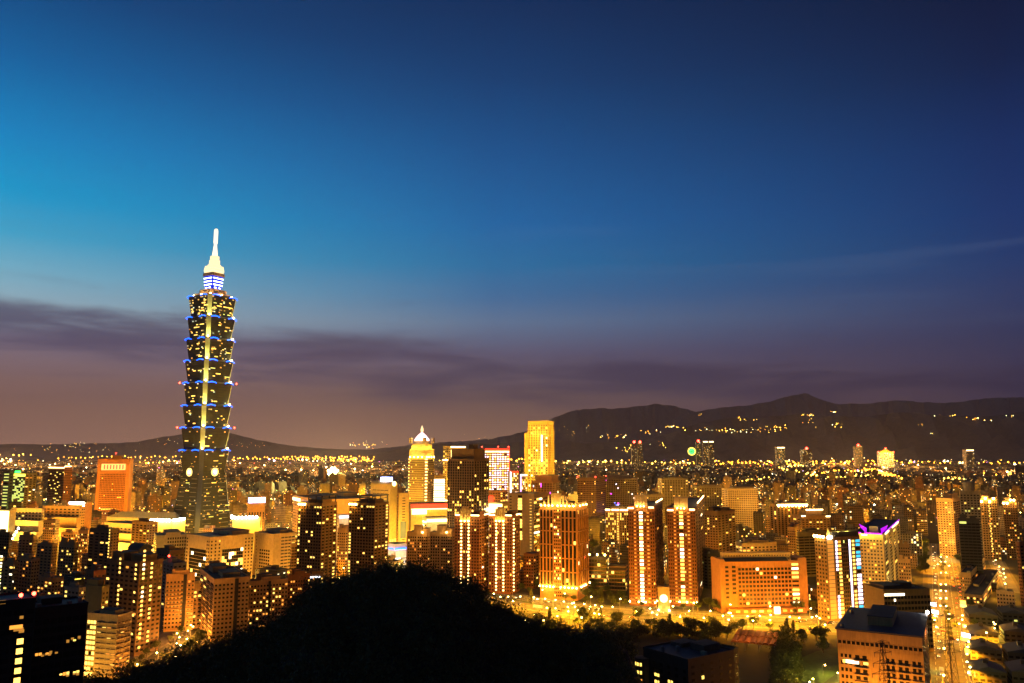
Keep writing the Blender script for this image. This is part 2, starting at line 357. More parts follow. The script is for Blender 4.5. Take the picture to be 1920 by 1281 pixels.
G2 = lambda L: [tuple(gp(x, y)[:2]) for x, y in L]
BOUL = smooth(G2([(700, 1092), (800, 1100), (880, 1108), (950, 1122), (1030, 1138), (1120, 1149), (1220, 1155), (1320, 1161), (1440, 1167), (1560, 1174), (1680, 1182), (1800, 1196), (1960, 1215)]))
AVEN = smooth(G2([(1805, 1330), (1796, 1281), (1786, 1220), (1778, 1160), (1772, 1105), (1767, 1062), (1764, 1040), (1762, 1020)]))
BRAN = smooth(G2([(985, 1170), (1030, 1158), (1075, 1147), (1120, 1140)]))
SIDE = smooth(G2([(1898, 1112), (1888, 1090), (1876, 1068), (1868, 1052)]))
LEFT = smooth(G2([(200, 1270), (262, 1222), (320, 1190), (352, 1168), (372, 1142), (376, 1110), (372, 1084)]))
LEF2 = smooth(G2([(352, 1178), (430, 1166), (500, 1150), (575, 1120), (640, 1096), (720, 1085)]))
PARKR = smooth(G2([(760, 1070), (735, 1052), (722, 1030), (712, 1000), (700, 975)]))
ROADS = [(BOUL, 58), (AVEN, 34), (BRAN, 22), (SIDE, 14), (LEFT, 16), (LEF2, 14), (PARKR, 22)]
ribbon('pavement', BOUL, 74, .13, 'paving'); ribbon('pavement', AVEN, 44, .14, 'paving')
ribbon('pavement', LEFT, 24, .15, 'paving'); ribbon('pavement', LEF2, 20, .16, 'paving'); ribbon('pavement', PARKR, 60, .125, 'paving'); ribbon('pavement', SIDE, 20, .155, 'paving')
for (nm, (pts, w)), z in zip(zip(('road', 'avenue', 'branch_road', 'side_street', 'side_street', 'side_street', 'plaza_road'), ROADS), (.20, .21, .22, .185, .187, .19, .195)): ribbon(nm, pts, w, z, 'asphalt')
for o in (-24, -11.5, 11.5, 24): ribbon('lane_marking', BOUL, .5, .23 if abs(o) > 10 else .232, 'paint', o, None if abs(o) > 15 else 9)
ribbon('lane_marking', BOUL, 3.5, .234, 'lawn', 0)
for o in (-12, -5.5, 5.5, 12): ribbon('lane_marking', AVEN, .4, .236, 'paint', o, 9)
ribbon('lawn', G2([(1490, 1276), (1530, 1250), (1572, 1230), (1620, 1222)]), 34, .3, 'lawn')
# distant hill ridges: heightfields whose crests are 9 to 17 km away
RID = {}
def ridge(prof, D, back, seed, rough, name='hills'):
    RID[seed] = (prof, D, back); rg = np.random.default_rng(seed); xs = np.linspace(prof[0][0], prof[-1][0], 150)
    ys = np.interp(xs, [p[0] for p in prof], [p[1] for p in prof])
    k = sum(np.convolve(rg.normal(size=xs.size), np.ones(s) / s, 'same') * s ** .5 * a for s, a in ((3, .45), (9, .8)))
    ys = ys + k * rough
    q = MB(); rows = []
    for t, h in ((-1.0, 0), (-.7, .22), (-.4, .52), (-.18, .8), (0, 1), (.3, .75), (1, .3)):
        row = []
        for i, (x, y) in enumerate(zip(xs, ys)):
            p = at(x, y, D); j = .12 * back * math.sin(i * .7 + t * 5) * (0 if t == 0 else 1)
            row.append(Vector((p.x * (1 + t * back / D * .6), D + t * back + j, max(-5, p.z * h * (1 + (.16 * math.sin(i * 1.3 + t * 9) if t else 0)) - (6 if t == -1 else 0)))))
        rows.append(row)
    for A, B_ in zip(rows, rows[1:]):
        for i in range(len(A) - 1): q.face([A[i], A[i + 1], B_[i + 1], B_[i]])
    o = q.build(name, ['wooded'], kind='structure')
    for p in o.data.polygons: p.use_smooth = True
    return o
surf('wooded', (.1, .088, .075), .95, .5, .004, scale2=.02)
ridge([(-250, 836), (60, 833), (200, 832), (260, 829), (300, 821), (330, 817), (360, 812), (420, 809), (440, 814), (480, 825), (540, 836), (620, 842), (760, 846)], 25500, 1500, 1, .8)
ridge([(660, 846), (720, 841), (770, 834), (810, 830), (870, 827), (920, 823), (960, 815), (1000, 804), (1040, 781), (1080, 770), (1110, 768), (1150, 766), (1185, 765), (1210, 763), (1232, 757), (1260, 760), (1290, 770), (1320, 776), (1360, 786)], 29000, 2500, 2, 1.2)
ridge([(1230, 800), (1290, 776), (1350, 763), (1400, 758), (1440, 752), (1480, 743), (1510, 738), (1540, 748), (1570, 758), (1620, 758), (1690, 752), (1740, 756), (1790, 756), (1830, 750), (1870, 744), (1920, 744), (2050, 738), (2200, 760)], 27500, 2500, 3, 1.3)
ridge([(690, 854), (730, 846), (780, 836), (830, 832), (880, 831), (920, 832), (960, 829), (1000, 826), (1045, 824), (1065, 826), (1085, 832), (1120, 831), (1160, 829), (1210, 826), (1260, 812), (1310, 794), (1360, 783), (1430, 780), (1480, 778), (1560, 780), (1620, 783), (1690, 771), (1760, 777), (1850, 780), (1920, 772), (2080, 768), (2250, 790)], 15500, 2200, 4, 1.2)
# the wooded knoll below the viewpoint
CREST = [(-100, 1300), (120, 1288), (200, 1276), (260, 1258), (330, 1240), (400, 1216), (470, 1190), (530, 1160), (560, 1118), (590, 1095), (620, 1090), (660, 1086), (690, 1074), (730, 1066), (790, 1065), (830, 1074), (870, 1090), (895, 1106), (922, 1128), (955, 1150), (1000, 1172), (1040, 1188), (1085, 1196), (1130, 1188), (1180, 1200), (1206, 1285), (1260, 1320), (1320, 1345), (1400, 1360), (1460, 1390), (2000, 1450)]
KD = 430.0
_cx = [at(x, y, KD).x for x, y in CREST]; _cz = [max(0, at(x, y, KD).z - 5) for x, y in CREST]
def knoll(x, y):
    xx = x * KD / max(y, 120); h = np.interp(xx, _cx, _cz)
    t = y - KD
    f = np.where(t > 0, np.exp(-(t / 75) ** 2), .35 + .65 * np.exp(-(t / 130) ** 2))
    return h * f + 1.5 * math.sin(x * .07) * math.cos(y * .06) * f
q = MB(); gx = np.linspace(-330, 420, 76); gy = np.linspace(150, 640, 50)
idx = [[Vector((x, y, knoll(x, y) - .4 * (y > 560) - .3)) for x in gx] for y in gy]
for j in range(len(gy) - 1):
    for i in range(len(gx) - 1): q.face([idx[j][i], idx[j][i + 1], idx[j + 1][i + 1], idx[j + 1][i]])
q.build('hill', ['earth'], kind='structure')
def leaf_cloud(centres, radii, per, size, rg):
    """many leaf-sized faces spread through the volume of each crown"""
    C = np.repeat(centres, per, 0); Rr_ = np.repeat(radii, per, 0); n = len(C)
    d = rg.normal(size=(n, 3)); d /= np.linalg.norm(d, axis=1)[:, None]; r = rg.random(n)[:, None] ** .45
    lump = 1 + .28 * np.sin(d[:, :1] * 5 + C[:, :1]) * np.cos(d[:, 1:2] * 6 + C[:, 1:2])
    P = C + d * r * Rr_ * lump
    a = rg.normal(size=(n, 3)); a /= np.linalg.norm(a, axis=1)[:, None]; b_ = np.cross(a, rg.normal(size=(n, 3))); b_ /= np.linalg.norm(b_, axis=1)[:, None]
    s = size * (.6 + .8 * rg.random(n))[:, None]
    V = np.stack([P - a * s, P + b_ * s * .6, P + a * s, P - b_ * s * .6], 1).reshape(-1, 3)
    return V
def quad_mesh(name, V, mat):
    me = bpy.data.meshes.new(name); n = len(V) // 4
    me.vertices.add(len(V)); me.vertices.foreach_set('co', V.ravel()); me.loops.add(4 * n); me.loops.foreach_set('vertex_index', np.arange(4 * n, dtype=np.int32))
    me.polygons.add(n); me.polygons.foreach_set('loop_start', np.arange(0, 4 * n, 4, dtype=np.int32)); me.materials.append(MATS[mat]); me.update(); me.validate()
    return me
def near_road(x, y, m=4):
    for pts, w in ROADS:
        for a, b_ in zip(pts, pts[1:]):
            ax, ay = b_[0] - a[0], b_[1] - a[1]; t_ = max(0, min(1, ((x - a[0]) * ax + (y - a[1]) * ay) / (ax * ax + ay * ay + 1e-9)))
            if math.hypot(x - a[0] - ax * t_, y - a[1] - ay * t_) < w / 2 + m: return True
    return False
cs, rs = [], []
for y in np.arange(300, 720, 6.0):
    for x in np.arange(-330, 400, 6.2):
        xx, yy = x + random.uniform(-2.5, 2.5), y + random.uniform(-2.5, 2.5); z = knoll(xx, yy)
        px, py = proj(xx, yy, z)
        low = z < 4
        if low and not (600 < px < 1500 and yy > 380 and not near_road(xx, yy, 10) and proj(xx, yy, 10)[1] > np.interp(px, [900, 1000, 1100, 1200, 1300, 1500], [1128, 1156, 1166, 1160, 1167, 1186])): continue
        if 1186 < px < 1400 and py > 1196 and yy > 400: continue
        if 1365 < px < 1448: continue
        if px < 60 or px > 1500 or py > 1330: continue
        if px < 520 and py > 1150 and yy > 445: continue
        if px > 1150 and yy < 470 and random.random() < .35: continue
        r = random.choice((2.4, 3.0, 3.8, 4.6, 5.6, 6.8)); cs.append((xx, yy, max(z, 0) + r * .6 + random.uniform(-1, 2.6))); rs.append((r, r, r * random.uniform(.75, 1.1)))
cs, rs = np.array(cs), np.array(rs)
link('forest', quad_mesh('forest', leaf_cloud(cs, rs, 170, .62, RNG), 'leaf_dark'), None, kind='stuff', label='dark mass of trees covering the knoll below the viewpoint')
print('forest crowns', len(cs))
# ------------------------------------------------------------------ dusk haze: one closed box round everything but the sky
q = MB(); q.box(-38000, 38000, -1400, 33000, -20, 2350)
m = bpy.data.materials.new('haze'); m.use_nodes = True; t = m.node_tree; t.nodes.remove(t.nodes['Principled BSDF'])
vp = t.nodes.new('ShaderNodeVolumePrincipled'); vp.inputs['Color'].default_value = (.7, .71, .92, 1); vp.inputs['Density'].default_value = 1.9e-5; vp.inputs['Anisotropy'].default_value = .2
t.links.new(vp.outputs[0], t.nodes['Material Output'].inputs['Volume']); MATS['haze'] = m
HAZE = q.build('haze', ['haze'], kind='stuff')
# ------------------------------------------------------------------ the tiered skyscraper
def skyscraper():
    D = 1288.0; th = R(31); C = at(391.5, 700, D + 36)
    root = thing('tiered_skyscraper', 'very tall tiered glass skyscraper with blue lit eaves and glowing white spire', 'skyscraper', (C.x, C.y, 0), -th)
    zz = lambda y: at(391, y, D + 34).z
    def plan(h, c, z):   # square of half-size h with cut corners
        return [(-h + c, -h, z), (h - c, -h, z), (h, -h + c, z), (h, h - c, z), (h - c, h, z), (-h + c, h, z), (-h, h - c, z), (-h, -h + c, z)]
    def skin(q, r0, r1, lit, dens, gain=1.0, wfh=(.86, .42), ch=True):
        for i in range(8):
            k = (i + 1) % 8; A, Bq, Cq, Dq = r0[i], r0[k], r1[k], r1[i]
            wd = math.dist(A, Bq); ou, ov = random.randint(0, 900) * 10, random.randint(0, 900) * 10
            hh = math.dist(A, Dq); u = round(wd / 3.1); v = round(hh / 4.1)
            if i % 2: q.face([A, Bq, Cq, Dq], 1)
            else: q.face([A, Bq, Cq, Dq], 0, [(ou, ov), (ou + u, ov), (ou + u, ov + v), (ou, ov + v)], (.045, .045, .03, lit), (wfh[0], wfh[1], gain))
    surf('corner_panel', (.42, .44, .26), .6, .15, .3)
    lines = [886, 845, 803, 762, 720, 679, 639, 599, 560]
    z = [zz(y) for y in lines]
    q = MB(); r0, r1 = plan(38, 6, 0), plan(26, 4.5, z[0]); skin(q, r0, r1, .07, 1, .9, (.9, .34)); q.face(r1, 0)
    q.build('base_block', ['facade', 'steel_dark'], root)
    # light bands of the tapering base
    for f in range(4):
        ca, sa = math.cos(f * math.pi / 2), math.sin(f * math.pi / 2)
        rot = lambda x, y, zv: (ca * x - sa * y, sa * x + ca * y, zv)
        if f in (0, 1):
            for zk in range(14, int(z[0]) - 8, 7):
                h = 38 + (26 - 38) * zk / z[0] + .25
                for x0, x1 in ((-h * .72, -h * .25), (h * .25, h * .72)): q = MB(); q.bar(rot(x0, -h, zk), rot(x1, -h, zk), .4); q.build('metal_band', ['grey'], root)
    tiers = []
    for k in range(8):
        zb, zt = z[k] + (0 if k == 0 else 3.0), z[k + 1]
        hb, ht = 24.9, 29.2
        q = MB(); r0, r1 = plan(hb, 4.6, zb), plan(ht, 5.2, zt); skin(q, r0, r1, (.06, .05, .06, .07, .06, .09, .12, .2)[k], 1, 1.2)
        q.face(list(reversed(r0)), 0); q.face(r1, 2)
        tr = q.build('tier', ['facade', 'corner_panel' if k else 'steel_dark', 'roof'], root)
        q = MB(); q.loft([plan(ht + .9, 5.4, zt), plan(ht + 1.5, 5.6, zt + 1.0)]); q.loft([plan(hb + .8, 4.8, zt + 1.1), plan(hb + .4, 4.7, zt + 3.0)]); q.build('eave', ['steel_dark'], tr)
        for f in range(4):
            ca, sa = math.cos(f * math.pi / 2), math.sin(f * math.pi / 2)
            rot = lambda x, y, zv: (ca * x - sa * y, sa * x + ca * y, zv)
            for s0, s1 in ((-.84, -.30), (.30, .84)):
                q = MB(); P = [rot(ht * (s0 + (s1 - s0) * i / 7), -ht - 2.2, zt - .2 + 1.7 * math.sin(math.pi * i / 7)) for i in range(8)]
                for A, Bq in zip(P, P[1:]): q.bar(A, Bq, .62, 0, 6)
                q.build('blue_light_tube', ['blue_tube'], root)
        # corner floodlights washing the corner panels of this tier
        if k:
            for cx_, cy_ in ((1, 1), (1, -1)):
                e = hb + .9; fixture(root, (cx_ * (e - 1.0), cy_ * (e - 1.0), zb + .6), 1.15, 'lamp_glow')
                light(root, (cx_ * (e + 1.5), cy_ * (e + 1.5), zb + 1.4), 21000 if k > 1 else 10000, (.95, .88, .22), .8, 'corner_lamp')
        tiers.append(tr)
    # separate lit windows in rows
    for k in range(8):
        for n_ in range((9, 6, 8, 8, 8, 10, 14, 22)[k]):
            fl = random.randint(1, 6); t_ = fl / 8; zb, zt = z[k] + 3, z[k + 1]; h = 24.9 + 4.3 * t_ + .14
            s = random.uniform(-.7, .7); wd = random.choice((3, 4.5, 6, 9))
            for f in (random.choice((0, 3)),):
                pass
            if random.random() < .5: link('window', pane_mesh(wd, 1.5, random.choice('wyyw')), root, (s * h, -h, zb + (zt - zb) * t_), 0)
            else: link('window', pane_mesh(wd, 1.5, random.choice('wyyg')), root, (h, s * h, zb + (zt - zb) * t_), math.pi / 2)
    for n_ in range(26):
        zk = random.randint(2, 25) * 4.1; h = 38 + (26 - 38) * zk / z[0] + .15; s = random.uniform(-.8, .8)
        if n_ % 2: link('window', pane_mesh(random.choice((3, 5, 9)), 1.4, random.choice('yyg')), root, (s * h, -h, zk), 0)
        else: link('window', pane_mesh(random.choice((3, 5, 9)), 1.4, random.choice('yyg')), root, (h, s * h, zk), math.pi / 2)
    # round coin emblems on the faces
    for pos, rz in (((0, -26.9, z[0] + 1), 0), ((-26.9, 0, z[0] + 1), -math.pi / 2), ((26.9, 0, z[0] + 1), math.pi / 2)):
        q = MB(); n = 28
        ring = lambda r, y: [(r * math.cos(2 * math.pi * i / n), y, r * math.sin(2 * math.pi * i / n)) for i in range(n)]
        o0, o1, o2, o3 = ring(6.6, 0), ring(6.6, -1.2), ring(4.4, -1.2), ring(4.4, 0)
        for A, Bq in ((o0, o1), (o1, o2), (o2, o3)):
            for i in range(n): q.face([A[i], A[(i + 1) % n], Bq[(i + 1) % n], Bq[i]])
        e = q.build('coin_emblem', ['ring_glow'], root, pos, rz)
        q = MB(); q.loft([ring(4.35, .0), ring(4.35, -.7)]); q.build('emblem_disc', ['blue_face'], e)
        q = MB(); q.box(-2, 2, -1.2, -.72, -2, 2); q.build('emblem_square', ['led_white'], e)
    # stepped top, blue drum and white crown with floodlighting put into their glow, spire
    zt = z[8] + 3; Y = zz
    q = MB(); q.loft([plan(22, 3, zt), plan(22, 3, Y(553)), plan(16.5, 3, Y(553)), plan(16.5, 3, Y(545))]); q.build('stepped_top', ['granite'], root)
    for x, y in ((-19, -19), (0, -20.5), (19, -19), (20.5, 0), (19, 19)):
        fixture(root, (x * 1.12, y * 1.12, zt + .8), 1.0); light(root, (x * 1.25, y * 1.25, zt + 2.0), 9000, (1, .55, .12), .6, 'terrace_lamp')
    q = MB(); q.loft([plan(10.0, 1.6, Y(545)), plan(11.8, 1.8, Y(519))]); q.build('blue_drum', ['blue_face'], root)
    for k, y in enumerate((541, 535.5, 529.5, 523.5)):
        h = 10.25 + 1.7 * (545 - y) / 26; zc = Y(y)
        for f in range(4):
            ln = h * (.62 if k == 0 else .84)
            q = MB()
            if k == 0: q.box(-ln, -h * .2, -h - .45, -h, zc - .9, zc + .9); q.box(h * .2, ln, -h - .45, -h, zc - .9, zc + .9)
            else: q.box(-ln, ln, -h - .45, -h, zc - .95, zc + .95)
            q.build('white_light_band', ['led_white'], root, (0, 0, 0), f * math.pi / 2)
    q = MB(); q.loft([plan(13.2, 2, Y(519)), plan(13.2, 2, Y(513.5))]); q.build('ledge', ['granite'], root)
    q = MB()
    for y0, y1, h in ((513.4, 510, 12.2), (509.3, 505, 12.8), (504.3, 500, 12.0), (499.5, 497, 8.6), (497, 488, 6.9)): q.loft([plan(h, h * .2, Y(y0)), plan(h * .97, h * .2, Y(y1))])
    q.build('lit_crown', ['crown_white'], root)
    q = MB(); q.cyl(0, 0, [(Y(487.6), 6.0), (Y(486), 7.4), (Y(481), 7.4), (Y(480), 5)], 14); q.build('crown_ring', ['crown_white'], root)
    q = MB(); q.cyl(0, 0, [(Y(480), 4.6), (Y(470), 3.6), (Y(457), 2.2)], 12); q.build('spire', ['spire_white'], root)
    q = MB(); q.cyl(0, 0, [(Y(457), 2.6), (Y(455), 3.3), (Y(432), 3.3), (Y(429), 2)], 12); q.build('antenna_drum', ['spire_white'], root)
    for k, (hx) in ((4, 29), (2, 29)):
        for cx_, cy_ in ((-1, -1), (1, 1)): fixture(root, (cx_ * 31.5, cy_ * 31.5, z[k] + 1), 1.3, 'red_lamp', 'warning_light')
    RECTS.append((318, 430, 430, 992, D, C.x, C.y, 45))
skyscraper()
P1 = [(.2, .6, .3, .7, 4)]; P2 = [(.1, .4, .2, .6, 5), (.55, .85, .3, .8, 3.5)]
W = bld
# --- foreground, lower left
B = W('office_block', 'black glass office block at the lower left with one column of lit windows', 'office building', 66, 66.5, 165, 1144, 400, 48, 1290, a=22, wall='black', roof='roof_blue',
      Rr=[dict(n=7, w=.86, h=.6, lit=lambda i, j, n, f: .0, fh=4.2)], pent=[(.1, .5, .2, .6, 3)])
for j, zz_ in enumerate(range(7)):
    pass
for k, (s, y, w, t_) in enumerate(((6, 1224, 8, 'm'), (9, 1226, 9, 'm'), (27, 1207, 8, 'y'), (34, 1203, 7, 'm'), (27, 1268, 12, 'y'), (22, 1272, 6, 'm'))):
    for i in range(int(w / 1.5)): B.wins.append((fpt(B, 'R', min(s, B.b - 4) + (i - w / 3) * 1.5, .09, at(120, y, 405).z + random.choice((0, 0, -.2))), B.F['R'][1], 1.25, random.choice((1.2, 1.5, .8)), random.choice((t_, t_, 'm', 'o', 'd'))))
finish(B); DARK = B
B = W('office_block', 'black office tower at the left edge with red warning lamps on its roof', 'office building', -60, -60, 67, 1137, 370, 50, 1290, a=22, wall='black', roof='roof_blue', Rr=[dict(n=6, w=.8, h=.55, lit=0, fh=4.2)])
for y in (1196, 1214, 1232, 1250, 1268): B.wins.append((fpt(B, 'R', B.b * .81, .09, at(40, y, 391).z), B.F['R'][1], 2.6, 2.5, 'w'))
for x, y, w, h in ((33, 1171, 5.2, 1.7), (38, 1176, 4, 1.4), (42, 1154, 1.5, 1.3), (44, 1180, 2.2, 1.4), (2, 1122, 3, 1.6)): B.wins.append((fpt(B, 'R', (x + 60) / 127 * B.b, .09, at(x, y, 388).z), B.F['R'][1], w, h, 'o' if h > 1.6 else 'm'))
redlamp(B, -2, B.b * .78, B.H + 2.2); redlamp(B, -2, B.b * .98, B.H + 2.4); finish(B)
B = W('balcony_apartments', 'cream apartment block with curved balconies beside the black office block', 'apartment building', 165, 221, 248, 1156, 545, 18, 1262, wall='cream', pent=[(.3, .8, .2, .8, 3)],
      L=[dict(n=3, w=.8, h=.62, lit=.95, t='ywwy', s0=0, s1=.3, slab=.5), dict(n=4, w=.7, h=.42, lit=.16, t='oyo', s0=.32, s1=1)], Rr=[dict(n=4, w=.6, h=.45, lit=.06)])
light(B.root, fpt(B, 'L', 2, 14, 4), 9000, (1, .5, .06), .6, 'floodlight_lamp'); light(B.root, fpt(B, 'R', 8, 12, 4), 9000, (1, .36, .04), .6, 'floodlight_lamp'); light(B.root, fpt(B, 'L', 18, 22, 20), 6000, (1, .5, .06), .6, 'floodlight_lamp')
for j in range(11):
    z_ = 3 + 3.3 * j
    for fk, s0, s1 in (('L', .32, .68), ('L', .68, 1.0), ('R', .02, .5), ('R', .55, .98)):
        q = MB(); Ln = B.F[fk][2]; n = 6; a0, a1 = Ln * s0, Ln * s1 - .2
        arc = [(a0 + (a1 - a0) * i / n, .5 + .9 * math.sin(math.pi * i / n)) for i in range(n + 1)]
        lo = [fpt(B, fk, a0, -.1, z_)] + [fpt(B, fk, s, d, z_) for s, d in arc] + [fpt(B, fk, a1, -.1, z_)]
        q.loft([[p + Vector((0, 0, dz)) for p in lo] for dz in (0, 1.1)]); q.build('balcony', ['cream'], B.root)
finish(B)
def tower_row(nm, label, l, c, r, yt, D, th, yb, wall, n1=6, n2=3, lit=.12, slab=.5, pent=P2, rec=None, t='wwyo', w=.55, h=.45, rib=0, cat='apartment building', **k):
    L = dict(n=n1, w=w, h=h, lit=lit, slab=slab, t=t, rib=rib); Rr = dict(n=n2, w=w, h=h, lit=lit * .6, slab=slab, t=t, rib=rib)
    B = W(nm, label, cat, l, c, r, yt, D, th, yb, wall=wall, pent=pent, L=L, Rr=Rr, **k)
    if rec:
        q = MB(); fbox(B, q, rec[0], B.F[rec[0]][2] * rec[1], B.F[rec[0]][2] * rec[2], 0, slab + .25, 1, B.H); q.build('recess_shade', ['black'], B.root)  # black strip set proud of the slabs, painting the shade of a recess
    return B
B = tower_row('residential_tower', 'tall dark brown residential tower with two columns of bright stair windows', 200, 262, 306, 1056, 610, 28, 1224, 'brown', 7, 5, .05, 0, [(.1, .45, .1, .7, 6), (.6, .95, .2, .8, 5)])
for j in range(22):
    for s, p in ((.42, .8), (.9, .45)):
        if random.random() < p: B.wins.append((fpt(B, 'L', B.a * s, .12, 6 + j * 3.3), 0, 1.7, 1.5, 'w'))
    if random.random() < .8: B.wins.append((fpt(B, 'R', B.b * .18, .12, 6 + j * 3.3), math.pi / 2, 1.8, 1.5, 'k' if random.random() < .3 else 'w'))
    if random.random() < .75: B.wins.append((fpt(B, 'R', B.b * .52, .12, 6 + j * 3.3), math.pi / 2, 1.8, 1.5, 'w'))
finish(B)
finish(tower_row('balcony_apartments', 'tan apartment block with stacked balconies split by a painted dark recess', 305, 312, 366, 1079, 690, 68, 1178, 'peach', 3, 8, .06, .9, rec=('R', .6, .72)))
finish(tower_row('balcony_apartments', 'greenish tan apartment block with wavy balconies above the wooded slope', 376, 402, 468, 1088, 655, 60, 1193, 'tan', 4, 9, .1, 1.0, rec=('R', .58, .68)))
finish(tower_row('apartment_terrace', 'long brown terrace of apartments stepping down behind the wooded knoll', 466, 470, 540, 1092, 690, 62, 1172, 'peach', 3, 12, .3, .7, rec=('R', .48, .54), t='oowy'))
finish(tower_row('apartment_terrace', 'brown apartment terrace with a white lit sign strip along its parapet', 538, 540, 582, 1080, 735, 60, 1150, 'rust', 3, 9, .3, .6, t='oowy'))
strip(BL := tower_row('shop_block', 'low block with lit shopfront signs at the foot of the dark tower', 574, 576, 606, 1079, 770, 62, 1140, 'brown', 3, 6, .3, .4, t='yow'), 'R', 1, 12, .2, .7, BL.H - 2.6, BL.H - 1.4, 'led_white', 'sign'); finish(BL)
finish(tower_row('apartment_block', 'narrow cream block with large yellow windows between two balcony blocks', 348, 362, 380, 1098, 700, 35, 1180, 'tan', 3, 2, .35, .4, t='yw', pent=[(.2, .8, .2, .8, 3)]))
B = W('apartment_block', 'olive rendered block with a blank stepped wall behind the black office block', 'apartment building', 161, 192, 205, 1102, 600, 25, 1190, wall='olive', L=dict(n=5, w=.5, h=.5, lit=.35, t='wy', z1=14), Rr=dict(n=2, w=.5, h=.45, lit=.3, t='w'), pent=[(0, .7, .1, .9, 5)]); finish(B)
# --- government and school offices, left of centre
B = W('government_office', 'pale stone office with two black glass fronts between white piers', 'office building', 350, 394, 476, 1009, 930, 42, 1088, wall='cream', roof='roof_blue', fh=3.9, pent=[(.1, .9, .55, .95, 5)],
      L=[dict(n=8, w=.96, h=.9, lit=.12, t='ykd', s0=.16, s1=.86, z1=38), dict(n=2, w=.5, h=.5, lit=.03, s0=.86, s1=1), dict(n=1, w=.5, h=.5, lit=0, s0=0, s1=.1)],
      Rr=[dict(n=3, w=.35, h=.5, lit=.02, s0=0, s1=.26), dict(n=9, w=.96, h=.9, lit=.16, t='yk', s0=.28, s1=.76, z1=38), dict(n=3, w=.4, h=.5, lit=.05, s0=.78, s1=1)]); [light(B.root, fpt(B, fk, B.F[fk][2] * s_, 26, 9), 30000, (1, .46, .06), 1, 'floodlight_lamp') for fk in 'LR' for s_ in (.25, .8)]; finish(B)  # bare lights added before both fronts to brighten the stone
B = W('school_hall', 'pale stone block with a windowed panel beside the black glass office', 'public building', 477, 513, 560, 1003, 975, 40, 1068, wall='cream', roof='roof_blue', fh=3.8, pent=[(.1, .8, .4, .9, 4)],
      L=[dict(n=5, w=.66, h=.55, lit=.06, t='k', s0=.3, s1=.85, z1=36), dict(n=1, w=.2, h=.4, lit=0, s0=.08, s1=.2)], Rr=[dict(n=5, w=.85, h=.4, lit=.08, t='y', s0=.3)]); light(B.root, fpt(B, 'L', 10, 24, 9), 36000, (1, .4, .04), 1, 'floodlight_lamp'); finish(B)  # bare light without a fixture, added to brighten this front
B = W('lecture_block', 'dark stone block with a small grid of windows under a black curved roof', 'public building', 289, 294, 350, 1006, 965, 62, 1062, wall='grey', roof='roof_blue', fh=4, Rr=[dict(n=8, w=.6, h=.6, lit=.02, s0=.35, z0=20)], L=dict(n=2, w=.5, h=.5, lit=0), pent=[(.0, 1, .3, .8, 4)]); finish(B)
finish(tower_row('annex_block', 'small orange lit annex block with dark strip windows beside the dark tower', 545, 547, 562, 1021, 930, 60, 1068, 'peach', 2, 3, .05, .3, pent=[], w=.8, h=.4))
# --- twin dark towers with pergola roofs
for l, c, r, D, lab in ((560, 604, 632, 872, 'dark residential tower with columns of warm windows, left of the matching pair'), (655, 703, 729, 880, 'dark residential tower rising behind the knoll top, right of the matching pair')):
    B = W('residential_tower', lab, 'apartment building', l, c, r, 945, D, 24, 1092, wall='brown', fh=3.3,
          L=[dict(n=9, w=.62, h=.5, lit=lambda i, j, n, f: .6 if i == 0 else (.22 if i == 5 else (.9 if j > f - 2 and i > 4 else .06)), t='wwyw', rib=.6, rw=.1)],
          Rr=[dict(n=4, w=.5, h=.45, lit=lambda i, j, n, f: .55 if i == 3 else .07, t='wyy', rib=.5, slab=.3, rw=.14)], pent=[(.3, .9, .2, .8, 4)])
    q = MB()
    for x in (-B.a * .62, -B.a * .3, -1): q.box(x - .5, x + .5, 1, 2, B.H, B.H + 8)
    for x in (-B.a * .62, -B.a * .3, -1): q.box(x - .5, x + .5, B.b - 2, B.b - 1, B.H, B.H + 8)
    q.box(-B.a * .7, .5, .3, B.b - .3, B.H + 8, B.H + 8.8); q.build('pergola', ['dark'], B.root)
    for s in (.03, .12, .2, .28): fixture(B.root, fpt(B, 'L', B.a * s, .8, B.H - 1), .9)
    light(B.root, fpt(B, 'L', B.a * .14, 3, B.H - 2), 9000); finish(B)
finish(tower_row('apartment_block', 'tan slab block glimpsed between the two matching dark towers', 633, 648, 657, 992, 990, 25, 1062, 'peach', 4, 2, .06, .4))
# --- centre
for l, c, r, lab in ((763, 803, 806, 'brown apartment block with many dark windows right of the knoll crest'), (805, 849, 853, 'brown apartment block with a lit rooftop tank beside the bead-lit towers')):
    B = W('apartment_block', lab, 'apartment building', l, c, r, 1000, 915, 12, 1090, wall='peach', fh=3.3, b=16, L=[dict(n=4, w=.5, h=.55, lit=.04, t='ow', s0=.05, s1=.45), dict(n=5, w=.62, h=.45, lit=.07, t='yow', s0=.5, s1=.98, slab=.8)], Rr=dict(n=3, w=.5, h=.5, lit=.04), pent=[(.3, .62, .1, .7, 8), (.7, .95, .2, .8, 5)])
    flood(B, 'L', B.a * .75, 1.6, B.H + 1, 3000); finish(B)
B = W('office_tower', 'tall dark grid-fronted tower with irregular yellow windows in the centre', 'office building', 840, 889, 916, 862, 1130, 26, 1000, wall='brown', fh=3.7,
      L=[dict(n=11, w=.6, h=.7, lit=lambda i, j, n, f: (.42 if j < f * .62 and i in (3, 4, 7, 8) else .14) if j < f * .7 else .02, t='yyw', rib=.9, rw=.12, slab=.3)],
      Rr=[dict(n=6, w=.6, h=.7, lit=.2, t='yw', rib=.9, rw=.12, slab=.3)], pent=[(.06, .92, .12, .9, 15), (.62, .8, .3, .6, 21)]); finish(B)
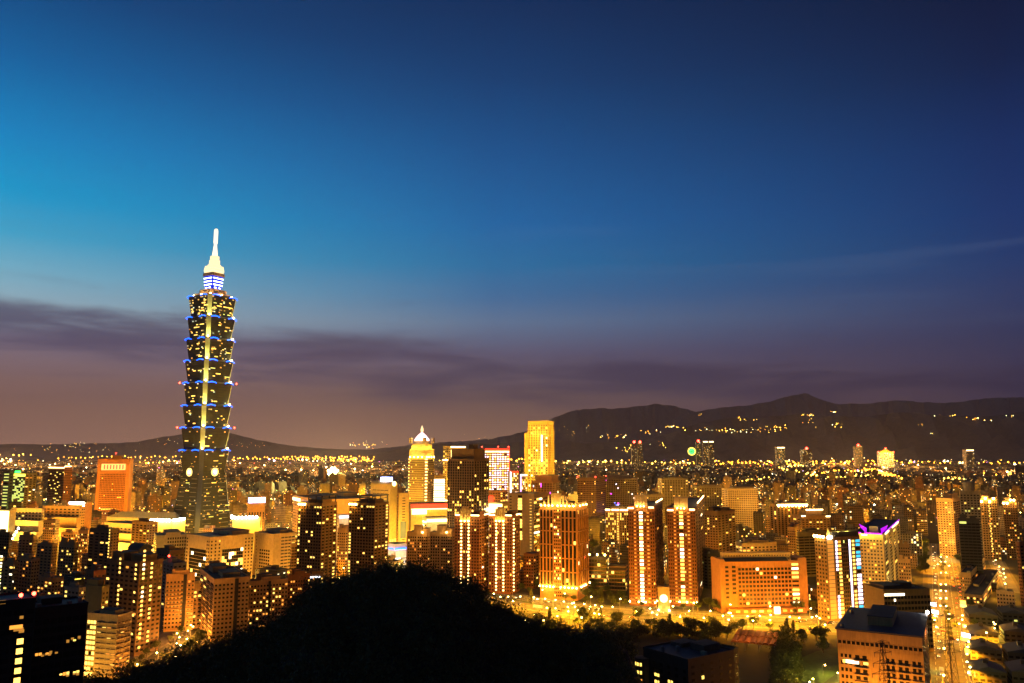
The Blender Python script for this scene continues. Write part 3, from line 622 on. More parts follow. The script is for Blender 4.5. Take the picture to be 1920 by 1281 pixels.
def beads(B, fk, s, z0, z1, n, mat='bead', size=.95, d=.9):
    for j in range(n): fixture(B.root, fpt(B, fk, B.F[fk][2] * s, d, z0 + (z1 - z0) * j / (n - 1)), size, mat, 'facade_lamp')
for l, c, r, yt, s1, s2, lab, ex in ((853, 899, 916, 967, .28, .58, 'red brown tower with two columns of beads of light under a fluted crown', None), (917, 960, 975, 967, .33, .64, 'red brown tower with three columns of beads of light, right of its twin', 'R')):
    B = W('residential_tower', lab, 'apartment building', l, c, r, yt, 865, 20, 1092, wall='rust', fh=3.3,
          L=[dict(n=9, w=.5, h=.5, lit=lambda i, j, n, f: .05 + (.9 if i in (3, 4) and j in (4, 12) else 0), t='wy', slab=.3)], Rr=[dict(n=4, w=.55, h=.5, lit=.06, slab=.3)], pent=[(.7, .95, .2, .7, 4)])
    beads(B, 'L', s1, 4, B.H - 6, 21); beads(B, 'L', s2, 4, B.H - 6, 21)
    if ex: beads(B, 'R', .12, 4, B.H - 4, 21, size=.8)
    q = MB()
    for i in range(5): fbox(B, q, 'L', B.a * (s1 - .02 + (s2 - s1 + .04) * i / 4) - .7, B.a * (s1 - .02 + (s2 - s1 + .04) * i / 4) + .7, -2, 1.0, B.H - 6, B.H + 7 + (2 if i in (1, 2, 3) else 0))
    fbox(B, q, 'L', B.a * s1, B.a * s2, -3, 0, B.H - 1, B.H + 6); q.build('fluted_crown', ['cream'], B.root)
    for i in range(3): flood(B, 'L', B.a * (s1 + (s2 - s1) * i / 2), 2.0, B.H - 6, 3500, (1, .62, .12), .6)
    for a_, b_ in ((.02, s1 - .08), (s2 + .08, .99)): strip(B, 'L', B.a * a_, B.a * b_, .2, .8, B.H - .4, B.H + .7, 'cornice_glow')
    strip(B, 'R', B.b * .5, B.b * .95, .2, .8, B.H - .4, B.H + .7, 'cornice_glow'); finish(B)
B = W('grand_tower', 'broad stone tower with pale vertical piers lit from below and a lit column crown', 'apartment building', 1012, 1081, 1101, 951, 830, 22, 1118, wall='brick', fh=3.4,
      L=[dict(n=4, w=.62, h=.99, lit=.02, t='wy', s0=0, s1=.37, rib=1.2, rw=.17, z0=14), dict(n=4, w=.6, h=.5, lit=.3, t='wwyk', s0=.38, s1=.57), dict(n=4, w=.62, h=.99, lit=.03, t='wy', s0=.58, s1=1, rib=1.2, rw=.17, z0=14)],
      Rr=[dict(n=5, w=.62, h=.99, lit=.02, rib=1.2, rw=.17, z0=14)], pent=[(.3, .75, .2, .7, 4)])
q = MB()
for z_ in (14, 27.5, 41, 54.5, 68, 81.5):
    for fk, s0, s1 in (('L', 0, .37), ('L', .58, 1), ('R', 0, 1)): fbox(B, q, fk, B.F[fk][2] * s0, B.F[fk][2] * s1, 0, 1.5, z_ - .5, z_ + .5)
q.build('stone_course', ['brick'], B.root)
q = MB()
for s, hh in ((.02, 3), (.12, 6), (.24, 11), (.34, 13), (.56, 13), (.64, 11), (.74, 6), (.88, 4), (.97, 4)): q = MB(); fbox(B, q, 'L', B.a * s - .8, B.a * s + .8, -1.6, 0, B.H + 1, B.H + hh); q.build('crown_column', ['cream'], B.root)
q = MB(); fbox(B, q, 'L', B.a * .32, B.a * .58, -2, .2, B.H + 12.2, B.H + 13.4); fbox(B, q, 'L', B.a * .36, B.a * .54, -4, -2, B.H + 1, B.H + 12)
q.build('crown_beam', ['cream'], B.root)
for s in (.1, .3, .5, .7, .9): q = MB(); fbox(B, q, 'R', B.b * s - .8, B.b * s + .8, -1.6, 0, B.H + 1, B.H + 4); q.build('crown_column', ['cream'], B.root)
for s in (.05, .16, .26, .36, .5, .6, .7, .82, .93): flood(B, 'L', B.a * s, 1.4, B.H + 1, 1300, (1, .6, .1), .7)
for s in (.2, .5, .8): flood(B, 'R', B.b * s, 1.4, B.H + 1, 1300, (1, .6, .1), .7)
for i in (0, 2, 4, 6, 8): flood(B, 'L', B.a * .37 * i / 8 + .3, 1.9, 12.5, 2200, (1, .55, .08), .7); flood(B, 'L', B.a * (.58 + .42 * i / 8) - .3, 1.9, 12.5, 2200, (1, .55, .08), .7)
for i in (1.4, 2.8, 4.2, 6.8): flood(B, 'R', B.b * i / 7, 2.0, 12.5, 1500, (1, .55, .08), .7)
redlamp(B, .5, B.b * .6, 40); finish(B)
for l, c, r, yt, lab, s in ((1177, 1226, 1242, 951, 'tall red brown tower with a bright central stair column, left of the gatehouse', .48), (1251, 1303, 1320, 955, 'tall red brown tower with a broken bright stair column, right of the gatehouse', .47)):
    B = W('residential_tower', lab, 'apartment building', l, c, r, yt, 800, 16, 1136, wall='rust', fh=3.55,
          L=[dict(n=3, w=.5, h=.55, lit=.02, s0=0, s1=.2, slab=.7), dict(n=1, w=.45, h=.28, lit=.93, t='o', s0=.2, s1=.32, slab=.9), dict(n=2, w=.7, h=.6, lit=.02, t='g', s0=.33, s1=.42),
             dict(n=1, w=.9, h=.6, lit=.95 if s == .48 else .85, t='kkw' if s == .48 else 'ywwk', s0=.42, s1=.57), dict(n=2, w=.6, h=.5, lit=.05, t='g', s0=.58, s1=.68), dict(n=1, w=.6, h=.3, lit=.93, t='o', s0=.7, s1=.82, slab=.9), dict(n=2, w=.5, h=.55, lit=.03, s0=.84, s1=1, slab=.7)],
          Rr=[dict(n=4, w=.55, h=.5, lit=.03, slab=.6)])
    q = MB()
    for i in range(5): fbox(B, q, 'L', B.a * (.28 + .44 * i / 4) - .7, B.a * (.28 + .44 * i / 4) + .7, -1.5, 0, B.H - 5, B.H + 10)
    fbox(B, q, 'L', B.a * .26, B.a * .74, -9, .6, B.H + 10, B.H + 11.2); fbox(B, q, 'L', B.a * .3, B.a * .7, -8, -1.6, B.H, B.H + 10); q.build('lantern_crown', ['granite'], B.root)
    for s_ in (.36, .5, .62): flood(B, 'L', B.a * s_, 1.4, B.H + .6, 1600, (1, .55, .1), .5)
    for a_, b_, hh in ((.0, .22, -2), (.8, .99, -1)): strip(B, 'L', B.a * a_, B.a * b_, .2, .9, B.H + hh, B.H + hh + 1.2, 'cornice_glow')
    strip(B, 'R', B.b * .2, B.b * .9, .2, .9, B.H + 3, B.H + 4.2, 'cornice_glow')
    for s_ in (.02, .36, .62, .97): flood(B, 'L', B.a * s_, 1.8, 4, 1500, (1, .55, .1), .7)
    finish(B)
B = W('gatehouse', 'stone gatehouse with a large round white lit disc between the twin red towers', 'gatehouse', 1233, 1255, 1258, 1104, 772, 12, 1138, wall='granite', b=8, roof='granite', parapet=1.4)
q = MB(); n = 28; c_ = fpt(B, 'L', B.a * .5, .3, B.H * .58)
q.loft([[(c_.x + 3.6 * math.cos(2 * math.pi * i / n), c_.y + d, c_.z + 3.6 * math.sin(2 * math.pi * i / n)) for i in range(n)] for d in (.3, -.3)]); q.build('lit_disc', ['panel_white'], B.root)
for s_ in (.04, .96): flood(B, 'L', B.a * s_, 1.2, 2, 2200, (1, .6, .15), .7)
finish(B)
for l, c, r, yt, lab in ((1103, 1137, 1142, 1046, 'low modern house block with lit floor bands and lanterns on its roof'), (1141, 1172, 1178, 1062, 'low modern house block with plain floor bands beside the red tower')):
    B = W('house_block', lab, 'apartment building', l, c, r, yt, 880, 14, 1100, wall='dark', b=16, fh=4, L=dict(n=6, w=.85, h=.7, lit=.16, t='yw'), Rr=dict(n=3, w=.8, h=.6, lit=.2, t='y'))
    for j in range(7):
        q = MB(); 
        for fk in 'LR': fbox(B, q, fk, 0, B.F[fk][2], 0, 1.2, 2 + j * 4 - .45, 2 + j * 4 + .45)
        if 2 + j * 4 < B.H: q.build('balcony', ['peach'], B.root)
    if l == 1103:
        for s_ in (.06, .5, .92): flood(B, 'L', B.a * s_, .6, B.H + 3, 1500, (1, .6, .12), .9)
    finish(B)
B = W('lattice_block', 'pale lattice-fronted block with a glowing cornice behind the left red tower', 'apartment building', 1135, 1178, 1183, 957, 1190, 12, 1008, wall='tan', b=24, fh=3.6, L=[dict(n=5, w=.5, h=.8, lit=.25, t='y', s0=.02, s1=.46, rib=.8, slab=.4), dict(n=2, w=.5, h=.5, lit=.9, t='w', s0=.5, s1=.58), dict(n=4, w=.5, h=.8, lit=.1, t='y', s0=.62, s1=1, rib=.8, slab=.4)], pent=[(.2, .8, .2, .8, 5)])
for a_, b_ in ((0, .2), (.28, .6), (.66, 1)): strip(B, 'L', B.a * a_, B.a * b_, .2, 1.0, B.H - .5, B.H + 1.4, 'cornice_glow')
finish(B)
B = W('concrete_office', 'tan concrete slab office with a slot of stair windows left of the grand tower', 'office building', 953, 1001, 1026, 927, 1040, 26, 1050, wall='tan', roof='roof_blue', fh=3.8,
      L=[dict(n=1, w=.8, h=.75, lit=.75, t='wy', s0=.36, s1=.56, z0=36), dict(n=1, w=.6, h=.3, lit=.02, s0=.03, s1=.16, z0=70), dict(n=1, w=.5, h=.14, lit=.85, t='y', s0=.8, s1=.95)], Rr=[dict(n=5, w=.95, h=.6, lit=.3, t='ywk', slab=.4)]); finish(B)
finish(tower_row('brick_house', 'small red brick house block at the foot of the concrete office', 982, 1000, 1014, 1040, 900, 25, 1082, 'rust', 4, 3, .15, .4, t='oy', pent=[]))
B = W('office_tower', 'dark brown office tower with a domed roof and red warning lamps', 'office building', 1083, 1117, 1136, 897, 1500, 22, 962, wall='brown', fh=3.7, L=dict(n=12, w=.6, h=.5, lit=lambda i, j, n, f: .75 if j < 5 else .05, t='yw'), Rr=dict(n=8, w=.6, h=.5, lit=.03), nwin=100)
q = MB(); q.cyl(-B.a * .5, B.b * .4, [(B.H, 10), (B.H + 5, 9), (B.H + 8.5, 6.5), (B.H + 10, 3), (B.H + 10.4, .5)], 16); q.build('dome', ['grey'], B.root)
for x, y in ((-B.a, 0), (-.5, 0), (0, B.b)): redlamp(B, x, y, B.H + 2.5)
finish(B)
B = W('office_tower', 'wide grey brown office with violet lights on its lower floors', 'office building', 1134, 1193, 1201, 898, 1560, 14, 962, wall='grey', b=40, fh=3.7, L=dict(n=18, w=.6, h=.55, lit=.03, t='vpy', rib=.6, rw=.15), Rr=dict(n=6, w=.6, h=.5, lit=.04), pent=[(.05, .8, .3, .9, 7)])
for k in range(16): B.wins.append((fpt(B, 'L', B.a * random.uniform(.1, .45), .3, random.uniform(30, 50)), 0, 2.5, 1.6, random.choice('vpbv')))
finish(B)
B = W('slab_tower', 'tall floodlit yellow tower with a vertical line of white light, tallest in the centre', 'office building', 990, 1027, 1038, 790, 1680, 20, 915, wall='gold', fh=5.2, L=dict(n=8, w=.5, h=.62, lit=lambda i, j, n, f: .5 if (i * 7 + j * 3) % 5 < 2 and j < f * .75 else .08, t='yykw', rib=1.0, rw=.2), Rr=dict(n=4, w=.4, h=.5, lit=.02, rib=1, rw=.25))
strip(B, 'L', B.a * .68, B.a * .73, 1, 1.8, at(1015, 865, 1680).z, at(1015, 816, 1680).z, 'led_white')
for s in (.1, .35, .6, .9):
    for z_, p_ in ((60, 200000), (125, 150000), (185, 90000)): light(B.root, fpt(B, 'L', B.a * s, 30, z_), p_, (1, .56, .06), 2, 'floodlight_lamp')
for z_ in (60, 130, 190): light(B.root, fpt(B, 'R', B.b * .5, 26, z_), 160000, (1, .56, .06), 2, 'floodlight_lamp')
q = MB(); q.box(-B.a - 9, -B.a, 3, B.b - 3, 0, at(985, 811, 1680).z); q.build('side_wing', ['gold'], B.root); finish(B)
B = W('office_building', 'grey ribbed office with a dark roof box in front of the floodlit yellow tower', 'office building', 996, 1036, 1050, 904, 1500, 20, 925, wall='tan', fh=4, L=dict(n=14, w=.5, h=.8, lit=.06, t='pvy', rib=.7, rw=.2), Rr=dict(n=5, w=.5, h=.8, lit=.02), pent=[(.15, .95, .1, .9, 12)]); finish(B)
B = W('department_store', 'store tower striped with white light under a red neon roof band', 'department store', 902, 902.5, 955, 842, 1480, 80, 925, wall='rust', a=30, fh=4.2, Rr=dict(n=11, w=.62, h=.42, lit=lambda i, j, n, f: .97 if j > f * .3 else .5, t='kkwv' if 1 else 'k'))
strip(B, 'R', 0, B.b, .3, 2, B.H - 6, B.H - 3.6, 'panel_white'); strip(B, 'R', 0, B.b, .3, 2.2, B.H - 3, B.H + .6, 'neon_red', 'neon_band'); strip(B, 'R', B.b - .8, B.b, .3, 2.2, 25, B.H, 'neon_red', 'neon_band')
for s in (.02, .6, .97): redlamp(B, 0, B.b * s, B.H + 4)
light(B.root, fpt(B, 'R', B.b * .4, 16, 20), 90000, (1, .12, .03), 2); finish(B)
for l, r, y, t_ in ((956, 972, 884, 'white'), (975, 988, 890, 'violet')):
    B = W('shop_tower', f'small tower edged with a {t_} neon line beside the striped store', 'shop building', l, l + .5, r, y, 1450, 78, 922, a=20, wall='gold', fh=3.6, Rr=dict(n=5, w=.7, h=.5, lit=.5, t='ykw'))
    strip(B, 'R', 0, 1.6, .3, 1.4, 10, B.H, 'led_white' if t_ == 'white' else 'violet_sign', 'neon_band'); strip(B, 'R', 0, B.b, .3, 1.4, B.H - 2, B.H, 'neon_red' if t_ == 'white' else 'led_white', 'neon_band'); finish(B)
B = W('screen_building', 'low shop building with a huge white lit screen beside the grid-fronted tower', 'shop building', 916, 942, 955, 944, 1180, 25, 975, wall='gold', fh=4, L=dict(n=6, w=.6, h=.5, lit=.6, t='ky'), Rr=dict(n=4, w=.7, h=.5, lit=.5, t='y'))
q = MB(); fbox(B, q, 'L', 0, B.a, .3, 1.2, B.H - 14, B.H - 1); q.build('screen', ['panel_white'], B.root); light(B.root, fpt(B, 'L', B.a / 2, 20, B.H - 8), 60000, (1, .7, .3), 3); finish(B)
B = W('shop_building', 'red fronted shop building with two white light bands below the striped store', 'shop building', 914, 938, 952, 921, 1330, 25, 950, wall='rust', fh=4, L=dict(n=5, w=.6, h=.4, lit=.2, t='o'), Rr=dict(n=3, w=.6, h=.5, lit=.4, t='y'))
for z_ in (.45, .72): strip(B, 'R', 0, B.b, .3, 1.6, B.H * z_, B.H * z_ + 3, 'panel_white')
strip(B, 'L', 0, B.a * .5, .3, 1, B.H * .2, B.H * .9, 'neon_red', 'neon_band'); finish(B)
B = W('domed_tower', 'golden tower with a glowing pink white dome and needle finial', 'office building', 767, 796, 814, 859, 1350, 30, 948, wall='gold', fh=3.7, L=dict(n=14, w=.5, h=.6, lit=lambda i, j, n, f: .07 + .5 * (random.random() < .04), t='wy', rib=.4, rw=.12), Rr=dict(n=9, w=.5, h=.6, lit=.05, t='y', rib=.4, rw=.12), parapet=2)
q = MB(); s_ = B.a; A_, B_ = B.a, B.b
for i_, (z0_, z1_, e) in enumerate(((B.H + .2, B.H + 15, .0), (B.H + 15.2, B.H + 24, 3.0), (B.H + 24.2, B.H + 29, 6.0))): q.box(-A_ + e, -e, e, B_ - e, z0_, z1_)
q.build('stepped_crown', ['cream'], B.root)
cx_, cy_ = -A_ / 2, B_ / 2; rd = min(A_, B_) * .46; z0 = B.H + 29
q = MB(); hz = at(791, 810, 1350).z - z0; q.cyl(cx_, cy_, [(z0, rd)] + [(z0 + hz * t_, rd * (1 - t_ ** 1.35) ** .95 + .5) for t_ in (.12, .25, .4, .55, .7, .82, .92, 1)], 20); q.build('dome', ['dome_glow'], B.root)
q = MB(); zf = z0 + hz; q.cyl(cx_, cy_, [(zf, 1.4), (zf + 3, 2.6), (zf + 7, 1.8), (zf + 10, .8), (at(791, 797, 1350).z, .25)], 10); q.build('finial', ['crown_white'], B.root)
for x, y in ((-A_ + 2, 2), (-A_ + 2, B_ - 2), (-2, 2), (-2, B_ - 2)):
    q = MB(); q.box(x - 2.4, x + 2.4, y - 2.4, y + 2.4, z0 - 4, z0 + 5); q.build('corner_turret', ['cream'], B.root)
for fk in 'LR':
    for s in (.12, .37, .62, .88): flood(B, fk, B.F[fk][2] * s, 2.2, B.H + 1.5, 7000, (1, .62, .06), .8); light(B.root, fpt(B, fk, B.F[fk][2] * s, 1, B.H + 17), 5000, (1, .62, .06), .8, 'floodlight_lamp')
beads(B, 'R', .1, 5, B.H - 2, 26, size=1.0, d=.6); beads(B, 'R', .22, 5, B.H - 2, 26, size=1.0, d=.6); beads(B, 'L', .02, 5, B.H - 2, 26, size=.7, d=.6)
for s in (.2, .8): light(B.root, fpt(B, 'L', B.a * s, 24, 20), 130000, (1, .5, .05), 2, 'floodlight_lamp'); light(B.root, fpt(B, 'L', B.a * s, 28, 75), 50000, (1, .5, .05), 2, 'floodlight_lamp')
light(B.root, fpt(B, 'R', B.b * .5, 24, 40), 120000, (1, .5, .05), 2, 'floodlight_lamp'); finish(B)
B = W('slab_tower', 'narrow golden tower with a white lit top behind the grid-fronted tower', 'office building', 831, 845, 872, 838, 1420, 55, 945, wall='gold', fh=4, L=dict(n=4, w=.5, h=.4, lit=.1, t='y'), Rr=dict(n=6, w=.7, h=.5, lit=.1, t='y'))
strip(B, 'R', 1, B.b * .5, .3, 1.2, B.H - 18, B.H - 5, 'panel_white', 'lit_panel'); strip(B, 'R', 0, B.b, .2, 1.5, B.H - 1, B.H + .8, 'cornice_glow')
for z_ in (25, 62, B.H - 24): strip(B, 'L', 0, B.a, .3, 1.2, z_, z_ + 1.6, 'cornice_glow')
for z_ in (20, 60, 100): light(B.root, fpt(B, 'L', B.a * .4, 22, z_), 60000, (1, .52, .06), 2, 'floodlight_lamp')
finish(B)
B = W('louvre_building', 'shop building covered in bright white horizontal louvres beside the domed tower', 'shop building', 812, 812.5, 834, 893, 1390, 78, 942, wall='gold', a=24, fh=4, Rr=dict(n=5, w=.9, h=.55, lit=lambda i, j, n, f: 'k' if j > f * .4 else 'y', t='ky'))
for s in (.3, .8): light(B.root, fpt(B, 'R', B.b * s, 14, 12), 60000, (1, .6, .1), 2); 
finish(B)
B = W('arched_store', 'floodlit yellow store with a round-topped gable and round lamp', 'department store', 695, 732, 745, 910, 1190, 40, 985, wall='gold', roof='grey', fh=5, parapet=0, L=dict(n=4, w=.9, h=.18, lit=0, z0=44, s0=.1, s1=.9), Rr=dict(n=3, w=.5, h=.7, lit=.5, t='gyw', z1=24))
q = MB(); n = 14; hb = B.b / 2
arc = lambda x, k=1.0: [(x, hb - hb * k * math.cos(math.pi * i / n), B.H + hb * .8 * k * math.sin(math.pi * i / n)) for i in range(n + 1)]
q.loft([list(reversed(arc(-B.a))), list(reversed(arc(0.3)))], 0); q.build('vaulted_roof', ['gold'], B.root)
q = MB(); c_ = (0.4, hb, B.H + 2); q.loft([[(c_[0] + d, c_[1] + 3.6 * math.cos(2 * math.pi * i / 20), c_[2] + 3.6 * math.sin(2 * math.pi * i / 20)) for i in range(20)] for d in (0, .6)]); q.build('round_lamp', ['panel_white'], B.root)
q = MB(); q.box(-B.a * .55, -B.a * .2, hb - 5, hb + 5, B.H + hb * .75, B.H + hb * .75 + 6); q.build('roof_sign', ['sign_blue'], B.root)
for s in (.2, .7):
    for z_ in (18, 48): light(B.root, fpt(B, 'L', B.a * s, 24, z_), 55000, (1, .62, .06), 2, 'floodlight_lamp')
for z_ in (14, 45): light(B.root, fpt(B, 'R', B.b * .5, 20, z_), 70000, (1, .66, .06), 2, 'floodlight_lamp')
q = MB(); fbox(B, q, 'R', B.b * .1, B.b * .9, .3, 3, 2, 7); q.build('lit_entrance', ['panel_white'], B.root); finish(B)
B = W('store_block', 'square tan store with a tall blue banner beside the floodlit yellow store', 'department store', 745, 748, 767, 926, 1200, 62, 985, wall='peach', fh=4, Rr=dict(n=1, w=.3, h=.3, lit=.0), L=dict(n=1, w=.3, h=.3, lit=0))
q = MB(); fbox(B, q, 'R', B.b * .2, B.b * .75, .2, .7, 22, 46); q.build('banner', ['roof_blue'], B.root); light(B.root, fpt(B, 'R', B.b / 2, 22, 12), 40000, (1, .5, .08), 2); finish(B)
B = W('convention_hall', 'long low tan convention hall with a dark flat roof left of the yellow store', 'hall', 550, 592, 702, 938, 1330, 62, 965, wall='peach', fh=5, roof='roof', L=dict(n=5, w=.85, h=.2, lit=.0), Rr=dict(n=16, w=.5, h=.25, lit=.12, t='y', z1=14), pent=[(.3, .6, .3, .5, 5), (.2, .5, .7, .95, 6)])
for s in (.1, .35, .6, .85): light(B.root, fpt(B, 'R', B.b * s, 22, 12), 42000, (1, .48, .06), 2); 
for s in (.25, .75): light(B.root, fpt(B, 'L', B.a * s, 20, 14), 60000, (1, .48, .06), 2)
strip(B, 'L', 0, B.a * .35, .3, 1.4, B.H - 8, B.H - 3, 'panel_white', 'lit_panel'); finish(B)
B = W('department_store', 'broad floodlit store under a red neon fascia at the foot of the domed tower', 'department store', 770, 771, 842, 946, 1240, 74, 985, wall='gold', a=50, fh=5, Rr=dict(n=12, w=.6, h=.55, lit=.5, t='kyw', z1=28), pent=[])
strip(B, 'R', 0, B.b, .3, 2.5, B.H - 6.5, B.H - .2, 'neon_red', 'neon_band'); strip(B, 'R', 0, B.b, .3, 3, B.H - 8, B.H - 6.7, 'panel_white'); strip(B, 'R', B.b * .02, B.b * .4, .3, 3, B.H - 15, B.H - 9, 'panel_white', 'lit_panel')
for s in (.1, .4, .7, .95): light(B.root, fpt(B, 'R', B.b * s, 16, 14), 90000, (1, .62, .1), 2)
finish(B)
B = W('store_wing', 'low store wing with a blazing white canopy in front of the red neon fascia', 'department store', 792, 800, 842, 972, 1150, 66, 1000, wall='cream', fh=5, Rr=dict(n=8, w=.8, h=.5, lit=.9, t='k', z1=16), L=dict(n=2, w=.7, h=.5, lit=.6, t='k'))
strip(B, 'R', 0, B.b, .3, 6, B.H - 5, B.H - 1.5, 'panel_white', 'lit_canopy')
for s in (.2, .7): light(B.root, fpt(B, 'R', B.b * s, 16, 10), 90000, (1, .75, .35), 2)
finish(B)
B = W('white_store', 'curved white store with blue light lines at the end of the plaza', 'department store', 722, 740, 764, 1022, 1070, 50, 1052, wall='white', fh=5, roof='roof', Rr=dict(n=6, w=.7, h=.3, lit=.5, t='kv', z1=12), L=dict(n=4, w=.7, h=.3, lit=.6, t='kv', z1=12))
for fk in 'LR': strip(B, fk, 0, B.F[fk][2] * .9, .3, 1.2, B.H - 6, B.H - 4.6, 'blue_tube')
for fk in 'LR': light(B.root, fpt(B, fk, 8, 14, 10), 50000, (1, .8, .5), 2)
finish(B)
B = W('stage_hall', 'pale hall with a pink lit curved sign between the two matching dark towers', 'hall', 632, 636, 656, 967, 1150, 62, 988, wall='white', fh=5, Rr=dict(n=3, w=.5, h=.4, lit=.4, t='y', z1=14), L=dict(n=1, w=.3, h=.3, lit=0))
strip(B, 'R', 0, B.b, .3, 1.5, B.H - 3, B.H - 1, 'led_white', 'sign'); light(B.root, fpt(B, 'R', 10, 14, 16), 50000, (1, .6, .5), 2); finish(B)
B = W('sign_building', 'ribbed tan building crowned by a brilliant blue white sign right of the skyscraper', 'office building', 464, 466, 497, 944, 1500, 66, 972, wall='peach', fh=5, Rr=dict(n=6, w=.5, h=.92, lit=.0, rib=1.5, rw=.25, z1=40), L=dict(n=1, w=.4, h=.4, lit=0))
q = MB(); q.box(-2, .8, 0, B.b, B.H + 1, B.H + 10); q.build('roof_sign', ['sign_blue'], B.root)
for s in (.2, .8): light(B.root, fpt(B, 'R', B.b * s, 14, 6), 60000, (1, .45, .06), 2); 
finish(B)
for l, c, r, y, D, lab in ((282, 322, 324, 977, 1200, 'round cornered pavilion with a blazing rim of lamps left of the skyscraper'), (432, 437, 488, 972, 1190, 'square pavilion with a blazing rim of lamps right of the skyscraper')):
    B = W('lit_pavilion', lab, 'mall building', l, c, r, y, D, 12 if r < 400 else 70, 1000, wall='gold', fh=6, b=34 if r < 400 else None, a=None if r < 400 else 30, L=dict(n=5, w=.5, h=.6, lit=.3, t='y', z1=24), Rr=dict(n=5, w=.5, h=.6, lit=.3, t='ky', z1=24))
    for fk in 'LR':
        Ln = B.F[fk][2]
        for i in range(int(Ln / 5)): fixture(B.root, fpt(B, fk, 2.5 + i * 5, 1.5, B.H + 1), 1.7, 'lamp_white', 'rim_lamp')
        for s in (.2, .5, .8): light(B.root, fpt(B, fk, Ln * s, 6, B.H - 3), 26000, (1, .66, .12), 1.5); light(B.root, fpt(B, fk, Ln * s, 12, 8), 26000, (1, .6, .08), 1.5)
    if r > 400: strip(B, 'R', B.b * .35, B.b * .65, .3, 2, 3, 10, 'panel_white', 'lit_entrance')
    finish(B)
# --- left
B = W('office_tower', 'orange slab tower with a lit panel of red characters near its top', 'office building', 182, 184, 245, 861, 1700, 76, 962, wall='brick', fh=4, a=30, Rr=dict(n=17, w=.55, h=.5, lit=lambda i, j, n, f: .02 + (.8 if j in (2, 3, 6) and 1 < i < 12 else 0), t='y', s0=.1, s1=.88, z1=104, rib=.6, rw=.14), pent=[(.2, .8, .4, .7, 7)])
q = MB()
for s0, s1 in ((0, .1), (.88, 1)): fbox(B, q, 'R', B.b * s0, B.b * s1, 0, 2, 0, B.H)
fbox(B, q, 'R', B.b * .1, B.b * .88, 0, 2, B.H - 8, B.H); q.build('stone_pier', ['brick'], B.root)
strip(B, 'R', B.b * .12, B.b * .86, .5, 1.4, B.H - 23, B.H - 10, 'panel_yellow', 'lit_panel'); q = MB()
for i in range(7): fbox(B, q, 'R', B.b * (.2 + i * .094), B.b * (.2 + i * .094) + 2.3, 1.4, 2.0, B.H - 21, B.H - 12)
q.build('red_characters', ['neon_red'], B.root)
for s in (.02, .98):
    for z_ in (25, 60, 100): light(B.root, fpt(B, 'R', B.b * s, 26, z_), 26000, (1, .32, .02), 2, 'floodlight_lamp')
redlamp(B, -10, B.b * .5, B.H + 12); finish(B)
B = W('office_tower', 'dark brown tower with a glowing roof edge left of the orange slab tower', 'office building', 92, 121, 136, 878, 1900, 28, 942, wall='rust', fh=3.8, L=dict(n=10, w=.8, h=.5, lit=.08, t='y', slab=.4), Rr=dict(n=8, w=.6, h=.5, lit=.08), pent=[(.3, .9, .2, .8, 6)])
strip(B, 'L', 0, B.a, .2, 1.2, B.H, B.H + 1.8, 'cornice_glow'); strip(B, 'R', 0, B.b * .8, .2, 1.2, B.H + 3, B.H + 5, 'cornice_glow'); finish(B)
B = W('shop_tower', 'low building glowing green with a green roof sign at the far left', 'shop building', 26, 48, 52, 888, 1850, 18, 905, wall='olive', b=30, fh=4, L=dict(n=6, w=.9, h=.8, lit=.5, t='g'), Rr=dict(n=3, w=.5, h=.5, lit=.1))
strip(B, 'L', 0, B.a, .3, 1.6, B.H - 6, B.H - 1, 'yellow_strip', 'sign'); strip(B, 'L', B.a * .1, B.a * .55, -.5, .6, B.H + 1, B.H + 6, 'green_sign', 'sign'); light(B.root, fpt(B, 'L', B.a / 2, 18, 12), 30000, (.5, 1, .15), 2); finish(B)
B = W('shop_tower', 'thin dark tower striped with green floors at the far left', 'shop building', 8, 18, 20, 884, 1840, 15, 908, wall='dark', b=12, fh=7, L=dict(n=1, w=.9, h=.35, lit=.9, t='g'), Rr=dict(n=1, w=.5, h=.5, lit=0)); finish(B)
for l, c, r, y, D, th, yb, wl, lab in ((22, 79, 84, 955, 1260, 14, 1002, 'cream', 'stepped cream civic building blazing with yellow light at the left'), (80, 150, 160, 951, 1330, 16, 990, 'peach', 'long peach civic hall with stepped wings behind the cream civic building'), (200, 330, 335, 972, 1290, 12, 1012, 'cream', 'cream civic building with a long grey sloping roof left of the skyscraper'),
        (196, 262, 300, 985, 1180, 30, 1030, 'cream', 'stepped cream civic annex with dark square openings below the sloping roof')):
    B = W('civic_building', lab, 'public building', l, c, r, y, D, th, yb, wall=wl, fh=4.5, L=dict(n=9, w=.55, h=.45, lit=.05, t='y'), Rr=dict(n=3, w=.5, h=.4, lit=.03))
    q = MB(); q.box(-B.a - 6, 4, -9, 0, 0, B.H * .72); q.box(-B.a * .8, 10, -18, -9.05, 0, B.H * .45); q.build('stepped_wing', [wl], B.root)
    if 'sloping' in lab and 'long' in lab:
        q = MB(); q.loft([[(-B.a, -2, B.H), (4, -2, B.H), (4, B.b + 2, B.H), (-B.a, B.b + 2, B.H)], [(-B.a * .8, B.b * .4, B.H + 9), (-4, B.b * .4, B.H + 9), (-4, B.b * .6, B.H + 9), (-B.a * .8, B.b * .6, B.H + 9)]]); q.build('sloping_roof', ['grey'], B.root)
    for s in (.12, .5, .88): light(B.root, fpt(B, 'L', B.a * s, 34, 12), 130000 if l < 50 else 65000, (1, .55, .06), 2, 'floodlight_lamp')
    light(B.root, fpt(B, 'R', B.b * .5, 20, 12), 40000, (1, .55, .06), 2, 'floodlight_lamp'); finish(B)
B = W('signboard_tower', 'square tower with a giant glowing white board at the left edge', 'billboard', -6, 19, 22, 957, 1200, 10, 998, wall='gold', b=12, fh=5)
